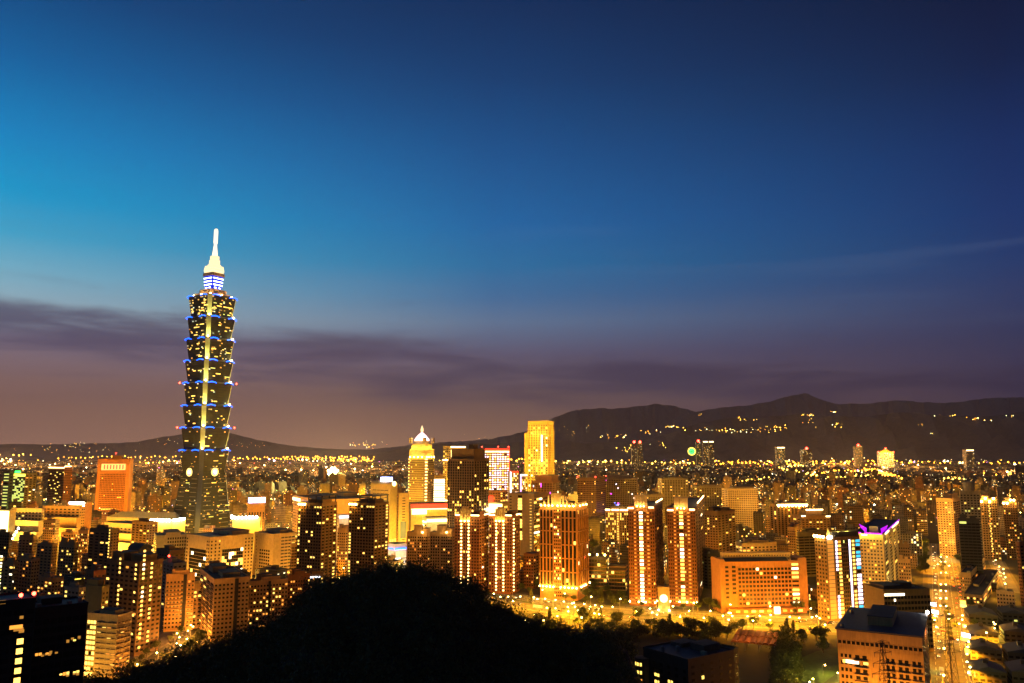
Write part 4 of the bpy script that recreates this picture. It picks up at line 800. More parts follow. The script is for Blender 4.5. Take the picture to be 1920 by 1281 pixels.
strip(B, 'L', B.a * .2, B.a * .95, .3, 1.0, B.H * .22, B.H - 1, 'panel_white', 'lit_board'); light(B.root, fpt(B, 'L', B.a * .5, 16, 14), 120000, (1, .7, .25), 3)
for i in range(6): fixture(B.root, fpt(B, 'L', B.a + 4 + i * 3, 3, 12 + i * 5), 1.3, 'lamp_white')
finish(B)
B = W('lit_frame_block', 'low block outlined by a bent row of bright lamps left of the orange tower', 'hall', 126, 158, 160, 945, 1420, 12, 975, wall='brick', b=20, fh=4, L=dict(n=5, w=.5, h=.4, lit=.05))
for i in range(9): fixture(B.root, fpt(B, 'L', B.a * (.2 + .8 * i / 8), 1.5, B.H + 1.5), 1.5, 'lamp_white', 'rim_lamp')
for i in range(5): fixture(B.root, fpt(B, 'L', B.a, 1.5, B.H - 4 - 4 * i), 1.5, 'lamp_white', 'rim_lamp')
finish(B)
LEFTS = [(-8, 18, 24, 1000, 960, 20, 1056, 'brown', 'dark brown block with a lit corner stair at the left edge', .14, 'wy'), (36, 62, 70, 1006, 1000, 20, 1046, 'tan', 'tan tower with a pale strip of square windows near the left edge', .05, 'y'),
    (70, 98, 108, 1022, 935, 22, 1078, 'tan', 'plain tan tower with a stepped roof box left of centre-left', .03, 'o'), (111, 140, 148, 1019, 925, 22, 1064, 'tan', 'tan block with two big yellow windows facing the small park', .12, 'yw'),
    (168, 208, 224, 994, 920, 24, 1066, 'brown', 'dark tower with a stack of curved balconies and a lit stair column', .1, 'wwo'), (147, 165, 170, 996, 1010, 20, 1040, 'peach', 'glowing peach block with rows of small windows', .3, 'ow'),
    (82, 104, 112, 977, 1120, 20, 1016, 'tan', 'dark leafy roofed block below the civic building', .2, 'yo'), (115, 138, 147, 1000, 1060, 20, 1022, 'peach', 'peach block with lamps along its parapet', .16, 'ow'),
    (-8, 26, 35, 1056, 800, 22, 1112, 'tan', 'pale tan twin block at the left edge with a bright lift shaft', .1, 'ykw'), (33, 60, 75, 1050, 810, 30, 1108, 'tan', 'pale tan twin block with a single orange lamp at its corner', .06, 'o'),
    (70, 98, 120, 1086, 830, 35, 1110, 'peach', 'low peach block glowing with many small lights behind the black tower', .35, 'ywo'), (120, 140, 169, 1086, 755, 40, 1118, 'black', 'low dark block edged by yellow light strips', .02, 'y'),
    (121, 148, 162, 1105, 640, 28, 1150, 'grey', 'grey house block with two square openings behind the black office', .05, 'y'), (248, 276, 296, 980, 1090, 35, 1036, 'brown', 'dark brown tower dotted with yellow windows left of the lecture block', .22, 'yw'),
    (240, 262, 287, 1032, 880, 40, 1066, 'dark', 'dark round-roofed house block among the left towers', .03, 'y'), (294, 318, 346, 1034, 860, 40, 1080, 'brown', 'squat brown block with orange walls below the lecture block', .06, 'y'),
    (160, 176, 205, 1072, 700, 40, 1105, 'rust', 'rust coloured block with three big lit windows behind the olive block', .15, 'w'), (384, 398, 432, 1066, 800, 45, 1090, 'rust', 'small red roofed house block below the black glass fronts', .1, 'oy'),
    (432, 450, 470, 1078, 790, 45, 1100, 'dark', 'dark house block with a band of yellow roof lamps', .2, 'y'), (300, 325, 350, 1058, 780, 45, 1090, 'grey', 'grey block with a red roof lamp above the balcony apartments', .08, 'y')]
for l, c, r, y, D, th, yb, wl, lab, lt, t_ in LEFTS:
    B = tower_row('apartment_block', lab, l, c, r, y, D, th, yb, wl, random.randint(4, 6), random.randint(3, 4), lt, random.choice((0, .5, .8)), random.choice((P1, P2)), t=t_, nwin=70)
    if 'dark tower with a stack' in lab:
        for j in range(18): B.wins.append((fpt(B, 'L', B.a * .95, .1, 5 + j * 3.3), 0, 1.4, 1.5, 'w'))
    if 'lift shaft' in lab:
        for j in range(14): B.wins.append((fpt(B, 'L', B.a * .3, .15, 5 + j * 3.2), 0, 3, 1.6, random.choice('gky')))
    if 'yellow light strips' in lab:
        for a_, b_ in ((0, .4), (.6, 1)): strip(B, 'R', B.b * a_, B.b * b_, .2, .6, B.H - .5, B.H + .1, 'yellow_strip')
    if 'round-roofed' in lab:
        q = MB(); n = 10; q.loft([[(x, B.b / 2 - B.b / 2 * math.cos(math.pi * i / n), B.H + 6 * math.sin(math.pi * i / n)) for i in range(n + 1)] for x in (0, -B.a)]); q.build('vaulted_roof', ['roof'], B.root)
    if 'red roof lamp' in lab: redlamp(B, -B.a / 2, 2, B.H + 6)
    finish(B)
# --- right
B = W('institute_building', 'orange lit stone institute with a regular grid of square windows facing the boulevard', 'office building', 1353, 1353.5, 1497, 1054, 770, 84, 1140, a=30, wall='brick', roof='roof_blue', fh=3.9, parapet=.6,
      Rr=[dict(n=15, w=.72, h=.56, lit=.06, t='wyk', s0=.2, s1=.9, rib=.5, rw=.1, slab=.5, z0=6), dict(n=1, w=.6, h=.55, lit=0, s0=.11, s1=.19, z0=16, slab=.5), dict(n=1, w=.7, h=.5, lit=0, s0=.03, s1=.09, z0=12, slab=.4), dict(n=1, w=.95, h=.5, lit=.92, t='yyk', s0=.905, s1=.995)])
A_, B_ = B.a, B.b; HH = B.H
q = MB(); fbox(B, q, 'R', B_ * .05, B_ * .93, -14, -5, HH, HH + 7.5); q.build('upper_storey', ['cream', 'roof'], B.root)
for j, z_ in enumerate((2.0, 4.8)):
    for i in range(24): B.wins.append((fpt(B, 'R', B_ * (.08 + .82 * i / 23), -4.94, HH + z_), B.F['R'][1], .9, .9, 'd'))
q = MB(); P_ = [fpt(B, 'R', B_ * s, d, z) for s, d, z in ((.04, -4.5, HH + 3.2), (.86, -4.5, HH + 3.2), (.86, 1.6, HH + .7), (.04, 1.6, HH + .7))]; q.face(P_); q.face([p + Vector((0, 0, -.3)) for p in reversed(P_)]); q.build('sloping_roof', ['roof_blue'], B.root)
for s0, s1, d0, d1 in ((1.0, 1.12, -24, -2), (-.03, .02, -22, .8)): q = MB(); fbox(B, q, 'R', B_ * s0, B_ * s1, d0, d1, 0, HH + 2.6); q.build('end_block', ['brick'], B.root)
q = MB(); fbox(B, q, 'R', B_ * .02, B_ * 1.02, .6, 9, 0, 5.0); q.build('podium', ['rust', 'roof'], B.root)
for i in range(9):
    s = .14 + .1 * i; B.wins.append((fpt(B, 'R', B_ * s, 9.1, 2.6), B.F['R'][1], 4, 2, 'w' if i in (2, 3, 5, 7, 8) else 'o'))
q = MB(); fbox(B, q, 'R', B_ * .6, B_ * .67, 9.05, 11, .2, 6.5); q.build('lit_entrance', ['panel_white'], B.root)
for s in (.1, .3, .5, .7, .9): light(B.root, fpt(B, 'R', B_ * s, 22, 8), 9000, (1, .34, .03), 1, 'floodlight_lamp')
light(B.root, fpt(B, 'R', B_ * 1.06, 16, 8), 8000, (1, .34, .03), 1, 'floodlight_lamp'); finish(B)
B = W('led_tower', 'dark glass tower striped with columns of white and cyan light', 'apartment building', 1527, 1549, 1612, 1010, 730, 66, 1152, wall='brown', fh=3.4,
      L=[dict(n=4, w=.5, h=.5, lit=.06, t='y')], Rr=[dict(n=1, w=.95, h=.86, lit='m' and (lambda i, j, n, f: 'm'), s0=.02, s1=.2), dict(n=1, w=.8, h=.7, lit=lambda i, j, n, f: 'v' if (j > f * .55 or j < f * .28) else 'd', s0=.25, s1=.32), dict(n=1, w=.9, h=.6, lit=.95, t='yo', s0=.33, s1=.42),  # first strip: glowing panes paint the light on a brick strip
      dict(n=4, w=.85, h=.7, lit=.06, t='yg', s0=.43, s1=.64, rib=.3, rw=.08), dict(n=1, w=.8, h=.9, lit=lambda i, j, n, f: 'v', s0=.65, s1=.71), dict(n=1, w=.8, h=.6, lit=.9, t='y', s0=.74, s1=.83), dict(n=1, w=.95, h=.66, lit=lambda i, j, n, f: 'd' if j in (f - 3, 11) else ('c' if j > f - 6 or j in (2, 12) else 'v'), s0=.86, s1=.99)])
q = MB(); fbox(B, q, 'R', B.b * .2, B.b, -8, -1, B.H, B.H + 5); q.build('rooftop_room', ['dark', 'roof'], B.root)
for s in (.05, .3, .55, .8): fixture(B.root, fpt(B, 'L', B.a * s, .8, B.H + 1.2), 1.1, 'lamp_glow'); light(B.root, fpt(B, 'L', B.a * s, 2.4, B.H + 2.4), 2500, (1, .75, .12))
for s in (.05, .12): fixture(B.root, fpt(B, 'R', B.b * s, .8, B.H + 1), 1.2, 'lamp_white')
q = MB(); p_ = fpt(B, 'R', B.b * .12, -2, B.H); q.cyl(p_.x, p_.y, [(B.H, 1.6), (B.H + 5, 1.2), (B.H + 9, .3)], 8); q.build('roof_obelisk', ['gold'], B.root); light(B.root, (p_.x + 2, p_.y - 2, B.H + 2), 2600, (1, .75, .1))
for s in (.45, .7): light(B.root, fpt(B, 'R', B.b * s, -3, B.H + 6.5), 2400, (1, .8, .12))
light(B.root, fpt(B, 'R', B.b * .1, 14, 6), 12000, (1, .42, .05), 1); finish(B)
B = W('crown_tower', 'tall tan tower with a winged crown lit violet', 'apartment building', 1598, 1655, 1686, 1004, 790, 30, 1110, wall='tan', fh=3.3,
      L=[dict(n=2, w=.3, h=.4, lit=.05, s0=0, s1=.2), dict(n=7, w=.55, h=.48, lit=.16, t='yoyw', s0=.24, s1=.98, slab=.5)], Rr=[dict(n=4, w=.6, h=.55, lit=.08, t='y', slab=.4, rib=.4)], nwin=100)
for sx_, s in ((-1, .45), (1, .95)):
    q = MB(); P_ = [fpt(B, 'L', B.a * s, -4, B.H + 1), fpt(B, 'L', B.a * (s + .17 * sx_), -4, B.H + 6), fpt(B, 'L', B.a * (s + .22 * sx_), -4, B.H + 9.5), fpt(B, 'L', B.a * (s - .02 * sx_), -4, B.H + 6)]
    d_ = Vector((0, 1.2, 0)); q.loft([P_, [p + d_ for p in P_]]) ; q.build('crown_wing', ['purple'], B.root)
q = MB(); fbox(B, q, 'L', B.a * .56, B.a * .84, -9, -3, B.H, B.H + 8); q.build('crown_box', ['grey'], B.root)
for a_, b_ in ((.05, .3), (.4, .98)): strip(B, 'L', B.a * a_, B.a * b_, .2, .9, B.H + .9, B.H + 2, 'purple')
strip(B, 'R', B.b * .1, B.b * .95, .2, .9, B.H + .9, B.H + 2, 'purple')
for a_, b_ in ((.02, .2), (.3, .5)): strip(B, 'L', B.a * a_, B.a * b_, .2, .8, B.H - 1, B.H + .2, 'panel_white')
for a_, b_ in ((.1, .3), (.5, .9)): strip(B, 'R', B.b * a_, B.b * b_, .2, .8, B.H - 1, B.H + .2, 'panel_white')
for s in (.1, .35, .65, .95): light(B.root, fpt(B, 'L', B.a * s, 3.5, B.H - 1), 4200, (1, .7, .12), .6, 'floodlight_lamp')
for s in (.2, .8): light(B.root, fpt(B, 'R', B.b * s, 3.5, B.H - 1), 4200, (1, .7, .12), .6, 'floodlight_lamp')
for fk, s in (('L', .3), ('L', .8), ('R', .5)): light(B.root, fpt(B, fk, B.F[fk][2] * s, 26, 14), 30000, (1, .6, .12), 1, 'floodlight_lamp'); light(B.root, fpt(B, fk, B.F[fk][2] * s, 30, 45), 16000, (1, .62, .14), 1, 'floodlight_lamp')
finish(B)
finish(tower_row('apartment_tower', 'brown tower with a pale corner pier behind the violet crowned tower', 1684, 1705, 1712, 1022, 870, 25, 1100, 'brown', 5, 2, .06, .4, t='yo'))
finish(tower_row('apartment_block', 'rust coloured lower block beside the brown tower with a pale corner pier', 1684, 1706, 1710, 1051, 800, 25, 1108, 'peach', 5, 2, .08, .3, t='yo'))
B = W('office_block', 'low dark brick office with one row of white lit windows under its roof', 'office building', 1656, 1656.5, 1743, 1108, 620, 82, 1250, a=26, wall='brown', roof='roof', fh=4, Rr=[dict(n=14, w=.86, h=.55, lit=0, rib=.2, rw=.08, z0=2)], pent=[(.1, .8, .1, .5, 2.5), (.3, .7, .5, .75, 4)])
for s, w in ((.04, 4.5), (.13, 4.5), (.21, 2.4), (.3, 5), (.37, 4)): B.wins.append((fpt(B, 'R', B.b * s + 1, .3, B.H - 3.0), B.F['R'][1], w * .9, 1.7, 'k'))
B.wins.append((fpt(B, 'R', B.b * .23, .3, B.H - 7), B.F['R'][1], 1.4, 1.8, 'k')); finish(B)
# long roofed block in the right foreground (its near right corner is closest)
C1, C2 = at(1569, 1180, 492), at(1729, 1196, 470)
dv = Vector((C2.x - C1.x, C2.y - C1.y, 0)); Lw = dv.length; ang = math.atan2(dv.y, dv.x)
B = Bld(); B.root = thing('school_block', 'long orange lit block with a broad bluish flat roof in the right foreground', 'school building', (C2.x, C2.y, 0), ang); B.a, B.b, B.H, B.z0, B.D = Lw, 72.0, C2.z, 0, 470; B.wins = []; B.nwin = 100; B.wall = 'tan'; B.fh = 3.9; B.pents = []; B.rmat = 'roof_blue'; B.mats = ['tan', 'roof']
B.F = {'L': (Vector((-B.a, 0, 0)), 0.0, B.a), 'R': (Vector((0, 0, 0)), math.pi / 2, B.b), 'S': (Vector((-B.a, B.b, 0)), -math.pi / 2, B.b)}
B.w = MB(); B.w.box(-B.a, 0, 0, B.b, 0, B.H); B.r = MB(); B.r.box(-B.a - .8, .8, -.8, B.b + .8, B.H + .02, B.H + .9)
B.pents = [(-B.a * .66, -B.a * .36, B.b * .25, B.b * .8, B.H + .9, B.H + 6)]
q = MB(); fbox(B, q, 'L', 0, B.a, .0, .5, B.H - 5.0, B.H - .1); q.build('fascia', ['tan'], B.root)
facade(B, 'L', n=18, w=.72, h=.55, lit=.02, t='y', z0=B.H - 8.5, z1=B.H - 5, fh=3.2, rib=.35, rw=.12)
for s0, s1, n in ((.02, .17, 3), (.19, .36, 2), (.56, .68, 2), (.7, .84, 2), (.86, .98, 2)):
    facade(B, 'L', n=n, w=.6, h=.5, lit=.0, s0=s0, s1=s1, z0=1, z1=B.H - 9, fh=3.9, slab=.9 if n == 2 else 0, sh=.5)
for s, w, t_ in ((.075, 2, 'y'), (.12, 3, 'k'), (.16, 3, 'k'), (.21, 3.4, 'k'), (.33, 2.6, 'y')): B.wins.append((fpt(B, 'L', B.a * s, .3, B.H - 17.6), 0, w, 1.8, t_))
facade(B, 'R', n=5, w=.5, h=.4, lit=0, z0=2)
fixture(B.root, (.6, B.b * .98, B.H + 2), 1.0, 'lamp_white'); light(B.root, (2.4, B.b * .6, B.H - 6), 1500, (1, .2, .04))
for s in (.1, .35, .6, .85): light(B.root, fpt(B, 'L', B.a * s, 17, 6), 15000, (1, .34, .03), .6, 'floodlight_lamp')
finish(B); RECTS.append((1568, 1737, 1137, 1290, 470, (C1.x + C2.x) / 2, 510, 48)); SCH = B
# right-hand towers beyond the avenue
B = tower_row('apartment_tower', 'pale orange slab tower standing at the head of the avenue', 1755, 1786, 1802, 936, 1150, 40, 1032, 'peach', 6, 5, .06, .4, t='y', pent=[(.3, .9, .2, .8, 7)]); light(B.root, fpt(B, 'L', 10, 30, 20), 90000, (1, .5, .08), 2); light(B.root, fpt(B, 'L', 10, 34, 65), 70000, (1, .5, .08), 2); finish(B)
B = tower_row('office_tower', 'dark tower topped by a round drum and dark dome right of the avenue', 1799, 1836, 1842, 921, 1040, 20, 1050, 'grey', 6, 3, .05, .0, t='yg', pent=[])
q = MB(); q.cyl(-B.a * .5, B.b * .5, [(B.H, 6.5), (B.H + 8, 6.5), (B.H + 8.1, 7), (B.H + 12, 6.8), (B.H + 12.4, 4)], 14); q.build('roof_drum', ['grey'], B.root); finish(B)
B = tower_row('office_tower', 'dark floor-banded block in front of the drum topped tower', 1797, 1836, 1841, 974, 930, 18, 1058, 'dark', 5, 3, .03, .7, t='g', w=.9)
B.wins.append((fpt(B, 'L', B.a * .2, .2, B.H - 4), 0, 7, 2.4, 'g')); finish(B)
for l, c, r, y, D, lab in ((1838, 1869, 1876, 937, 1120, 'tan tower with orange roof lamps and a zigzag of windows'), (1880, 1906, 1916, 940, 1130, 'tan topped dark tower with orange roof lamps at the right edge')):
    B = tower_row('apartment_tower', lab, l, c, r, y, D, 22, 1045, 'tan' if l < 1870 else 'brown', 6, 3, .08, .4, t='yo', pent=[(.1, .5, .2, .8, 5)])
    if l < 1870:
        for j in range(22): B.wins.append((fpt(B, 'L', B.a * (.48 + .05 * (j % 2)), .3, 6 + j * 3.4), 0, 1.6, 1.4, random.choice('oyw')))
    for s in (.05, .3, .55, .8): fixture(B.root, fpt(B, 'L', B.a * s, 1.2, B.H + random.choice((-3, 1.5))), 1.3, 'lamp_glow'); light(B.root, fpt(B, 'L', B.a * s, 3.2, B.H - 1), 6000, (1, .48, .08))
    finish(B)
finish(tower_row('apartment_tower', 'dark red tower cut by the right edge with one lit window column', 1905, 1911, 1960, 1018, 800, 70, 1110, 'rust', 2, 6, .12, .5, t='oy'))
for l, c, r, y, D, th, yb, wl, lab, lt, t_ in ((1806, 1842, 1872, 1118, 800, 35, 1140, 'tan', 'low shop house with lit arcades right of the avenue', .4, 'ywo'), (1868, 1902, 1916, 1112, 760, 30, 1136, 'cream', 'low cream house with tidy square windows near the right edge', .06, 'y'), (1842, 1868, 1880, 1096, 880, 25, 1116, 'dark', 'low dark house below the tower with the zigzag of windows', .1, 'g'),
      (1800, 1822, 1842, 1052, 960, 30, 1090, 'dark', 'low dark block beside the avenue under the floor-banded block', .05, 'o'), (1800, 1820, 1846, 1076, 880, 35, 1112, 'peach', 'small orange lit house block beside the avenue', .08, 'o')):
    finish(tower_row('shop_house', lab, l, c, r, y, D, th, yb, wl, 6, 4, lt, .4, t=t_, pent=[(.2, .5, .3, .7, 2.5)], nwin=60))
def gable_house(label, pts_near, D, w, d, h, rz, wall='grey', lit=0):
    p = gp(*pts_near); r = thing('row_house', label, 'house', (p.x, p.y, 0), rz, None)
    q = MB(); q.box(-w / 2, w / 2, 0, d, 0, h); q.build('wall', [wall], r)
    q = MB(); q.loft([[(-w / 2 - .4, -.5, h), (0, -.5, h + w * .14), (w / 2 + .4, -.5, h)], [(-w / 2 - .4, d + .5, h), (0, d + .5, h + w * .14), (w / 2 + .4, d + .5, h)]]); q.build('roof', ['roof_blue'], r)
    q = MB(); q.box(-1.5, 1.5, d * .5, d * .5 + 3, h, h + w * .14 + 2.2); q.build('chimney', [wall], r)
    for i in range(5):
        for j in range(max(1, int(h / 3.4))):
            link('window', pane_mesh(w / 8, 1.4, random.choice('yog') if random.random() < lit else 'd'), r, (-w / 2 + w * (i + .5) / 5, -.06, 1.8 + j * 3.3), 0)
            link('window', pane_mesh(d / 9, 1.4, 'd'), r, (-w / 2 - .06, d * (i + .5) / 5, 1.8 + j * 3.3), -math.pi / 2)
    RECTS.append((pts_near[0] - 45, pts_near[0] + 45, pts_near[1] - 40, pts_near[1], D, p.x, p.y + d / 2, max(w, d) * .5))
    return r
hs = [(1845, 1172, 22, 30), (1905, 1168, 20, 26), (1846, 1205, 20, 22), (1912, 1206, 20, 24), (1850, 1240, 20, 22), (1922, 1248, 20, 24), (1856, 1282, 20, 22), (1930, 1290, 18, 24)]
wd = ('first', 'second', 'third', 'fourth')
for k, (x, y, w, d) in enumerate(hs):
    gable_house(f'dark blue roofed row house {"along the avenue" if k % 2 == 0 else "at the right edge"}, {wd[k // 2]} one counting towards the viewer', (x, y), gp(x, y).y, w, d, random.uniform(7, 9.5), R(-22), 'dark', .03)
# dark villa among the trees, lower centre right
B = W('hillside_villa', 'dark stepped villa block with a round lit stair tower among the trees', 'house', 1206, 1290, 1376, 1240, 432, 55, 1290, wall='dark', roof='roof_blue', fh=3.3, z0=18,
      L=[dict(n=6, w=.4, h=.5, lit=0, z0=3)], Rr=[dict(n=5, w=.3, h=.4, lit=0)], pent=[(.5, .8, .55, .9, 3.5), (.1, .35, .5, .8, 2)])
for s, z_, w in ((.28, 12, 1.2), (.34, 12, 1.0), (.28, 8.4, 1.2), (.34, 8.4, .8), (.58, 10.6, 1.1), (.64, 10.6, 1.0), (.58, 7, 1.1), (.64, 7, 1.0)): B.wins.append((fpt(B, 'L', B.a * s, .12, min(z_, B.H - z0_ if False else z_)), 0, w * 1.3, 1.5, 'y'))
B.wins.append((fpt(B, 'R', B.b * .3, .12, 14), math.pi / 2, 1.8, 1.7, 'y'))
q = MB(); q.cyl(-B.a * .98, -1.5, [(0, 4), (18.5, 4), (18.6, 4.3), (19.4, 4.3), (19.5, 2)], 16); rt = q.build('stair_tower', ['dark'], B.root)
for j in range(3):
    for an in (-1.9, -1.45, -1.0): link('window', pane_mesh(1.1, 1.7, 'y' if j > 0 else 'o'), rt, (-B.a * .98 + 4.0 * math.cos(an), -1.5 + 4.0 * math.sin(an), 8 + 4.2 * j), an + math.pi / 2)
finish(B)
B = W('hillside_house', 'square dark house beside the stepped villa', 'house', 1330, 1362, 1384, 1226, 452, 40, 1290, wall='dark', roof='roof_blue', z0=14, L=dict(n=3, w=.4, h=.4, lit=0), Rr=dict(n=3, w=.4, h=.4, lit=0)); B.wins.append((fpt(B, 'L', B.a * .1, .1, 8), 0, 1.6, 1.6, 'y')); finish(B)
# pavilion with a rippled roof
p0 = gp(1412, 1222); r = thing('market_pavilion', 'open pavilion with a rippled red roof of parallel vaults below the boulevard', 'pavilion', (p0.x, p0.y, 0), R(-25))
for k in range(2):
    q = MB(); n = 8
    for i in range(7):
        x0 = -16 + i * 4.6; A_ = [(x0 + 2.3 - 2.3 * math.cos(math.pi * j / n), k * 15, 5.6 + k * 1.6 + 1.5 * math.sin(math.pi * j / n)) for j in range(n + 1)]
        Bq = [(x, y + 14, z + 1.2) for x, y, z in A_]
        for j in range(n): q.face([A_[j], A_[j + 1], Bq[j + 1], Bq[j]])
        q.face(list(reversed(A_)))
    q.build('vaulted_roof', ['tile_roof'], r)
for x in (-15.5, -6, 4, 15.5):
    for y in (.5, 14.5, 29): q = MB(); q.box(x - .3, x + .3, y - .3, y + .3, 0, 5.6); q.build('post', ['metal'], r)
light(r, (0, 46, 14), 16000, (1, .42, .05), 1); light(r, (-8, -5, 17), 5000, (1, .36, .03), 1); light(r, (10, 12, 20), 5000, (1, .36, .03), 1); RECTS.append((1370, 1442, 1188, 1220, p0.y, p0.x, p0.y + 14, 22))  # lights above the roof are added only to brighten it
# mid-distance named blocks, right
B = tower_row('office_tower', 'tan office slab with pale end piers in the middle distance', 1364, 1364.5, 1421, 917, 1480, 80, 962, 'cream', 2, 14, .03, .2, t='g', a=26, w=.7, h=.4, pent=[(.2, .8, .2, .9, 4)], cat='office building'); light(B.root, fpt(B, 'R', B.b * .9, 40, 50), 90000, (1, .5, .08), 2); finish(B)
B = tower_row('hotel_block', 'block crowned by a continuous glowing cornice in the middle distance', 1456, 1456.5, 1514, 947, 1330, 80, 990, 'brown', 2, 9, .05, 0, a=24, rib=.8, w=.4, h=.8, pent=[(.1, .9, .2, .8, 4)])
for i in range(9): fixture(B.root, fpt(B, 'R', B.b * (.05 + .9 * i / 8), 1.0, B.H - 2), 1.1); 
strip(B, 'R', 0, B.b, .3, 1.4, B.H - 1, B.H + 1.2, 'cornice_glow'); light(B.root, fpt(B, 'R', B.b * .3, 4, B.H - 5), 9000); light(B.root, fpt(B, 'R', B.b * .7, 4, B.H - 5), 9000); finish(B)
B = tower_row('hotel_block', 'stepped block with one long and two short bars of roof light', 1502, 1502.5, 1556, 968, 1220, 80, 1010, 'brown', 2, 8, .1, .3, a=26, t='y', pent=[(.1, .9, .2, .75, 8)])
strip(B, 'R', B.b * .18, B.b * .76, -1, .8, B.H + 8.4, B.H + 10, 'cornice_glow'); strip(B, 'R', 0, B.b * .13, .2, 1.2, B.H - .6, B.H + 1, 'cornice_glow'); strip(B, 'R', B.b * .86, B.b, .2, 1.2, B.H - 1.6, B.H, 'cornice_glow'); finish(B)
finish(tower_row('office_block', 'olive floor-banded slab behind the tower of white and cyan columns', 1492, 1497, 1556, 1000, 980, 74, 1080, 'olive', 2, 6, .01, .6, w=.9, cat='office building'))
finish(tower_row('apartment_tower', 'brown slab tower with a lit window column right of the twin red towers', 1320, 1345, 1378, 960, 1080, 40, 1060, 'brown', 5, 5, .1, .3, t='yw'))
finish(tower_row('office_block', 'dark office slab with yellow stair windows left of the orange lit institute', 1325, 1326, 1356, 1040, 900, 70, 1110, 'dark', 3, 4, .05, .3, t='g', a=20))
finish(tower_row('apartment_block', 'ornate cream block peeping over the orange lit institute roof', 1390, 1392, 1456, 1020, 960, 76, 1040, 'cream', 2, 9, .25, .6, t='yw', a=16))
finish(tower_row('apartment_tower', 'tan tower between the two long cornice lit blocks', 1476, 1490, 1504, 990, 1050, 35, 1080, 'tan', 4, 4, .1, .3, t='y'))
for l, r_, y, D, lab in ((1306, 1352, 912, 1780, 'grey slab with a dark stepped roof behind the right red tower'), (1240, 1290, 898, 1800, 'pale office with horizontal louvres behind the left red tower'), (1212, 1246, 928, 1500, 'tan block with a small lit porch behind the left red tower crown')):
    finish(tower_row('office_block', lab, l, l + .5, r_, y, D, 80, 950, 'grey', 2, 10, .08, .3, t='yw', a=26, cat='office building'))
# transmission pylons
def pylon(label, px, pt, D, w=3.2, lean=0):
    base = at(px, 1281, D); top = at(px + lean, pt, D); h = top.z - 6
    r = thing('transmission_pylon', label, 'pylon', (top.x, D, 6), R(14)); q = MB()
    lv = [h * k / 9 for k in range(10)]; hw = lambda z: w * (1 - .86 * z / h) + .15
    for a_, b_ in zip(lv, lv[1:]):
        for sx_, sy in ((-1, -1), (1, -1), (1, 1), (-1, 1)):
            q.bar((sx_ * hw(a_), sy * hw(a_), a_), (sx_ * hw(b_), sy * hw(b_), b_), .18); q.bar((sx_ * hw(a_), sy * hw(a_), a_), (-sy * hw(b_), sx_ * hw(b_), b_), .1); q.bar((sx_ * hw(b_), sy * hw(b_), b_), (-sy * hw(b_), sx_ * hw(b_), b_), .1)
    q.build('lattice_mast', ['steel_dark'], r)
    for k, z_ in enumerate((.62, .74, .86, .97)):
        q = MB()
        for s in (-1, 1): q.bar((0, 0, h * z_), (s * (7.5 - k), 0, h * z_ + .5), .16); q.bar((0, 0, h * z_ + 2), (s * (7.5 - k), 0, h * z_ + .5), .1)
        q.build('crossarm', ['steel_dark'], r)
        for s in (-1, 1): m_ = MB(); m_.cyl(s * (7.2 - k), 0, [(h * z_ - 1.6, .16), (h * z_ + .3, .16)], 6); m_.build('insulator', ['grey'], r)
pylon('lattice pylon standing in front of the orange lit school block', 1654, 1202, 440)
pylon('lattice pylon rising beside the brightly lit avenue', 1776, 1150, 455)
# ------------------------------------------------------------------ trees
def tree_proto(name, label, seed, h, r, n, mat, conic=False):
    rg = np.random.default_rng(seed); root = thing(name, label, 'tree', (0, 0, 0), 0)
    q = MB(); q.cyl(0, 0, [(0, .35), (h * .35, .26), (h * .7, .12)], 7)
    for k in range(5):
        a = k * 1.26; z0 = h * (.3 + .07 * k); q.bar((0, 0, z0), (math.cos(a) * r * .6, math.sin(a) * r * .6, z0 + h * .22), .09)
    q.build('trunk', ['bark'], root)
    m = 9 if not conic else 8
    c = []; rr = []
    for k in range(m):
        if conic: z = h * (.2 + .78 * k / m); s = r * (1 - .85 * k / m); c.append((rg.normal() * .2, rg.normal() * .2, z)); rr.append((s, s, h * .08))
        else: a = k * 2.4; d = r * .55 * (k % 3 > 0) * (.6 + .5 * rg.random()); c.append((d * math.cos(a), d * math.sin(a), h * (.55 + .33 * rg.random()))); rr.append((r * .55, r * .55, r * .42))
    V = leaf_cloud(np.array(c), np.array(rr), n // m, .42, rg); link('crown', quad_mesh('crown', V, mat), root)
    return root
PROTO = [tree_proto('street_tree', '', 1, 9, 4.4, 900, 'leaf'), tree_proto('street_tree', '', 2, 11, 5.0, 1100, 'leaf'), tree_proto('street_tree', '', 3, 8, 5.2, 1000, 'leaf_dark'), tree_proto('pine_tree', '', 4, 15, 3.2, 900, 'leaf_dark', True)]
used = set()
ORD = ['first', 'second', 'third', 'fourth', 'fifth', 'sixth', 'seventh', 'eighth', 'ninth', 'tenth', 'eleventh', 'twelfth', 'thirteenth', 'fourteenth', 'fifteenth', 'sixteenth', 'seventeenth', 'eighteenth', 'nineteenth']
TENS = ['', '', 'twent', 'thirt', 'fort', 'fift', 'sixt', 'sevent', 'eight', 'ninet']
def ordn(n):
    if n < 19: return ORD[n]
    n += 1
    if n >= 100: return 'hundred and ' + ordn(n - 101) if n > 100 else 'hundredth'
    return TENS[n // 10] + ('ieth' if n % 10 == 0 else 'y-' + ORD[n % 10 - 1])
def plant(k, p, label, group, sc=1.0):
    z = p[2] if len(p) > 2 else 0
    if k not in used: used.add(k); r = PROTO[k]; r.location = (p[0], p[1], z); r['label'] = label; r['group'] = group; r.scale = (sc,) * 3; r.rotation_euler = (0, 0, random.random() * 6); return r
    return copy_tree(PROTO[k], (p[0], p[1], z), random.random() * 6, label, group, sc)
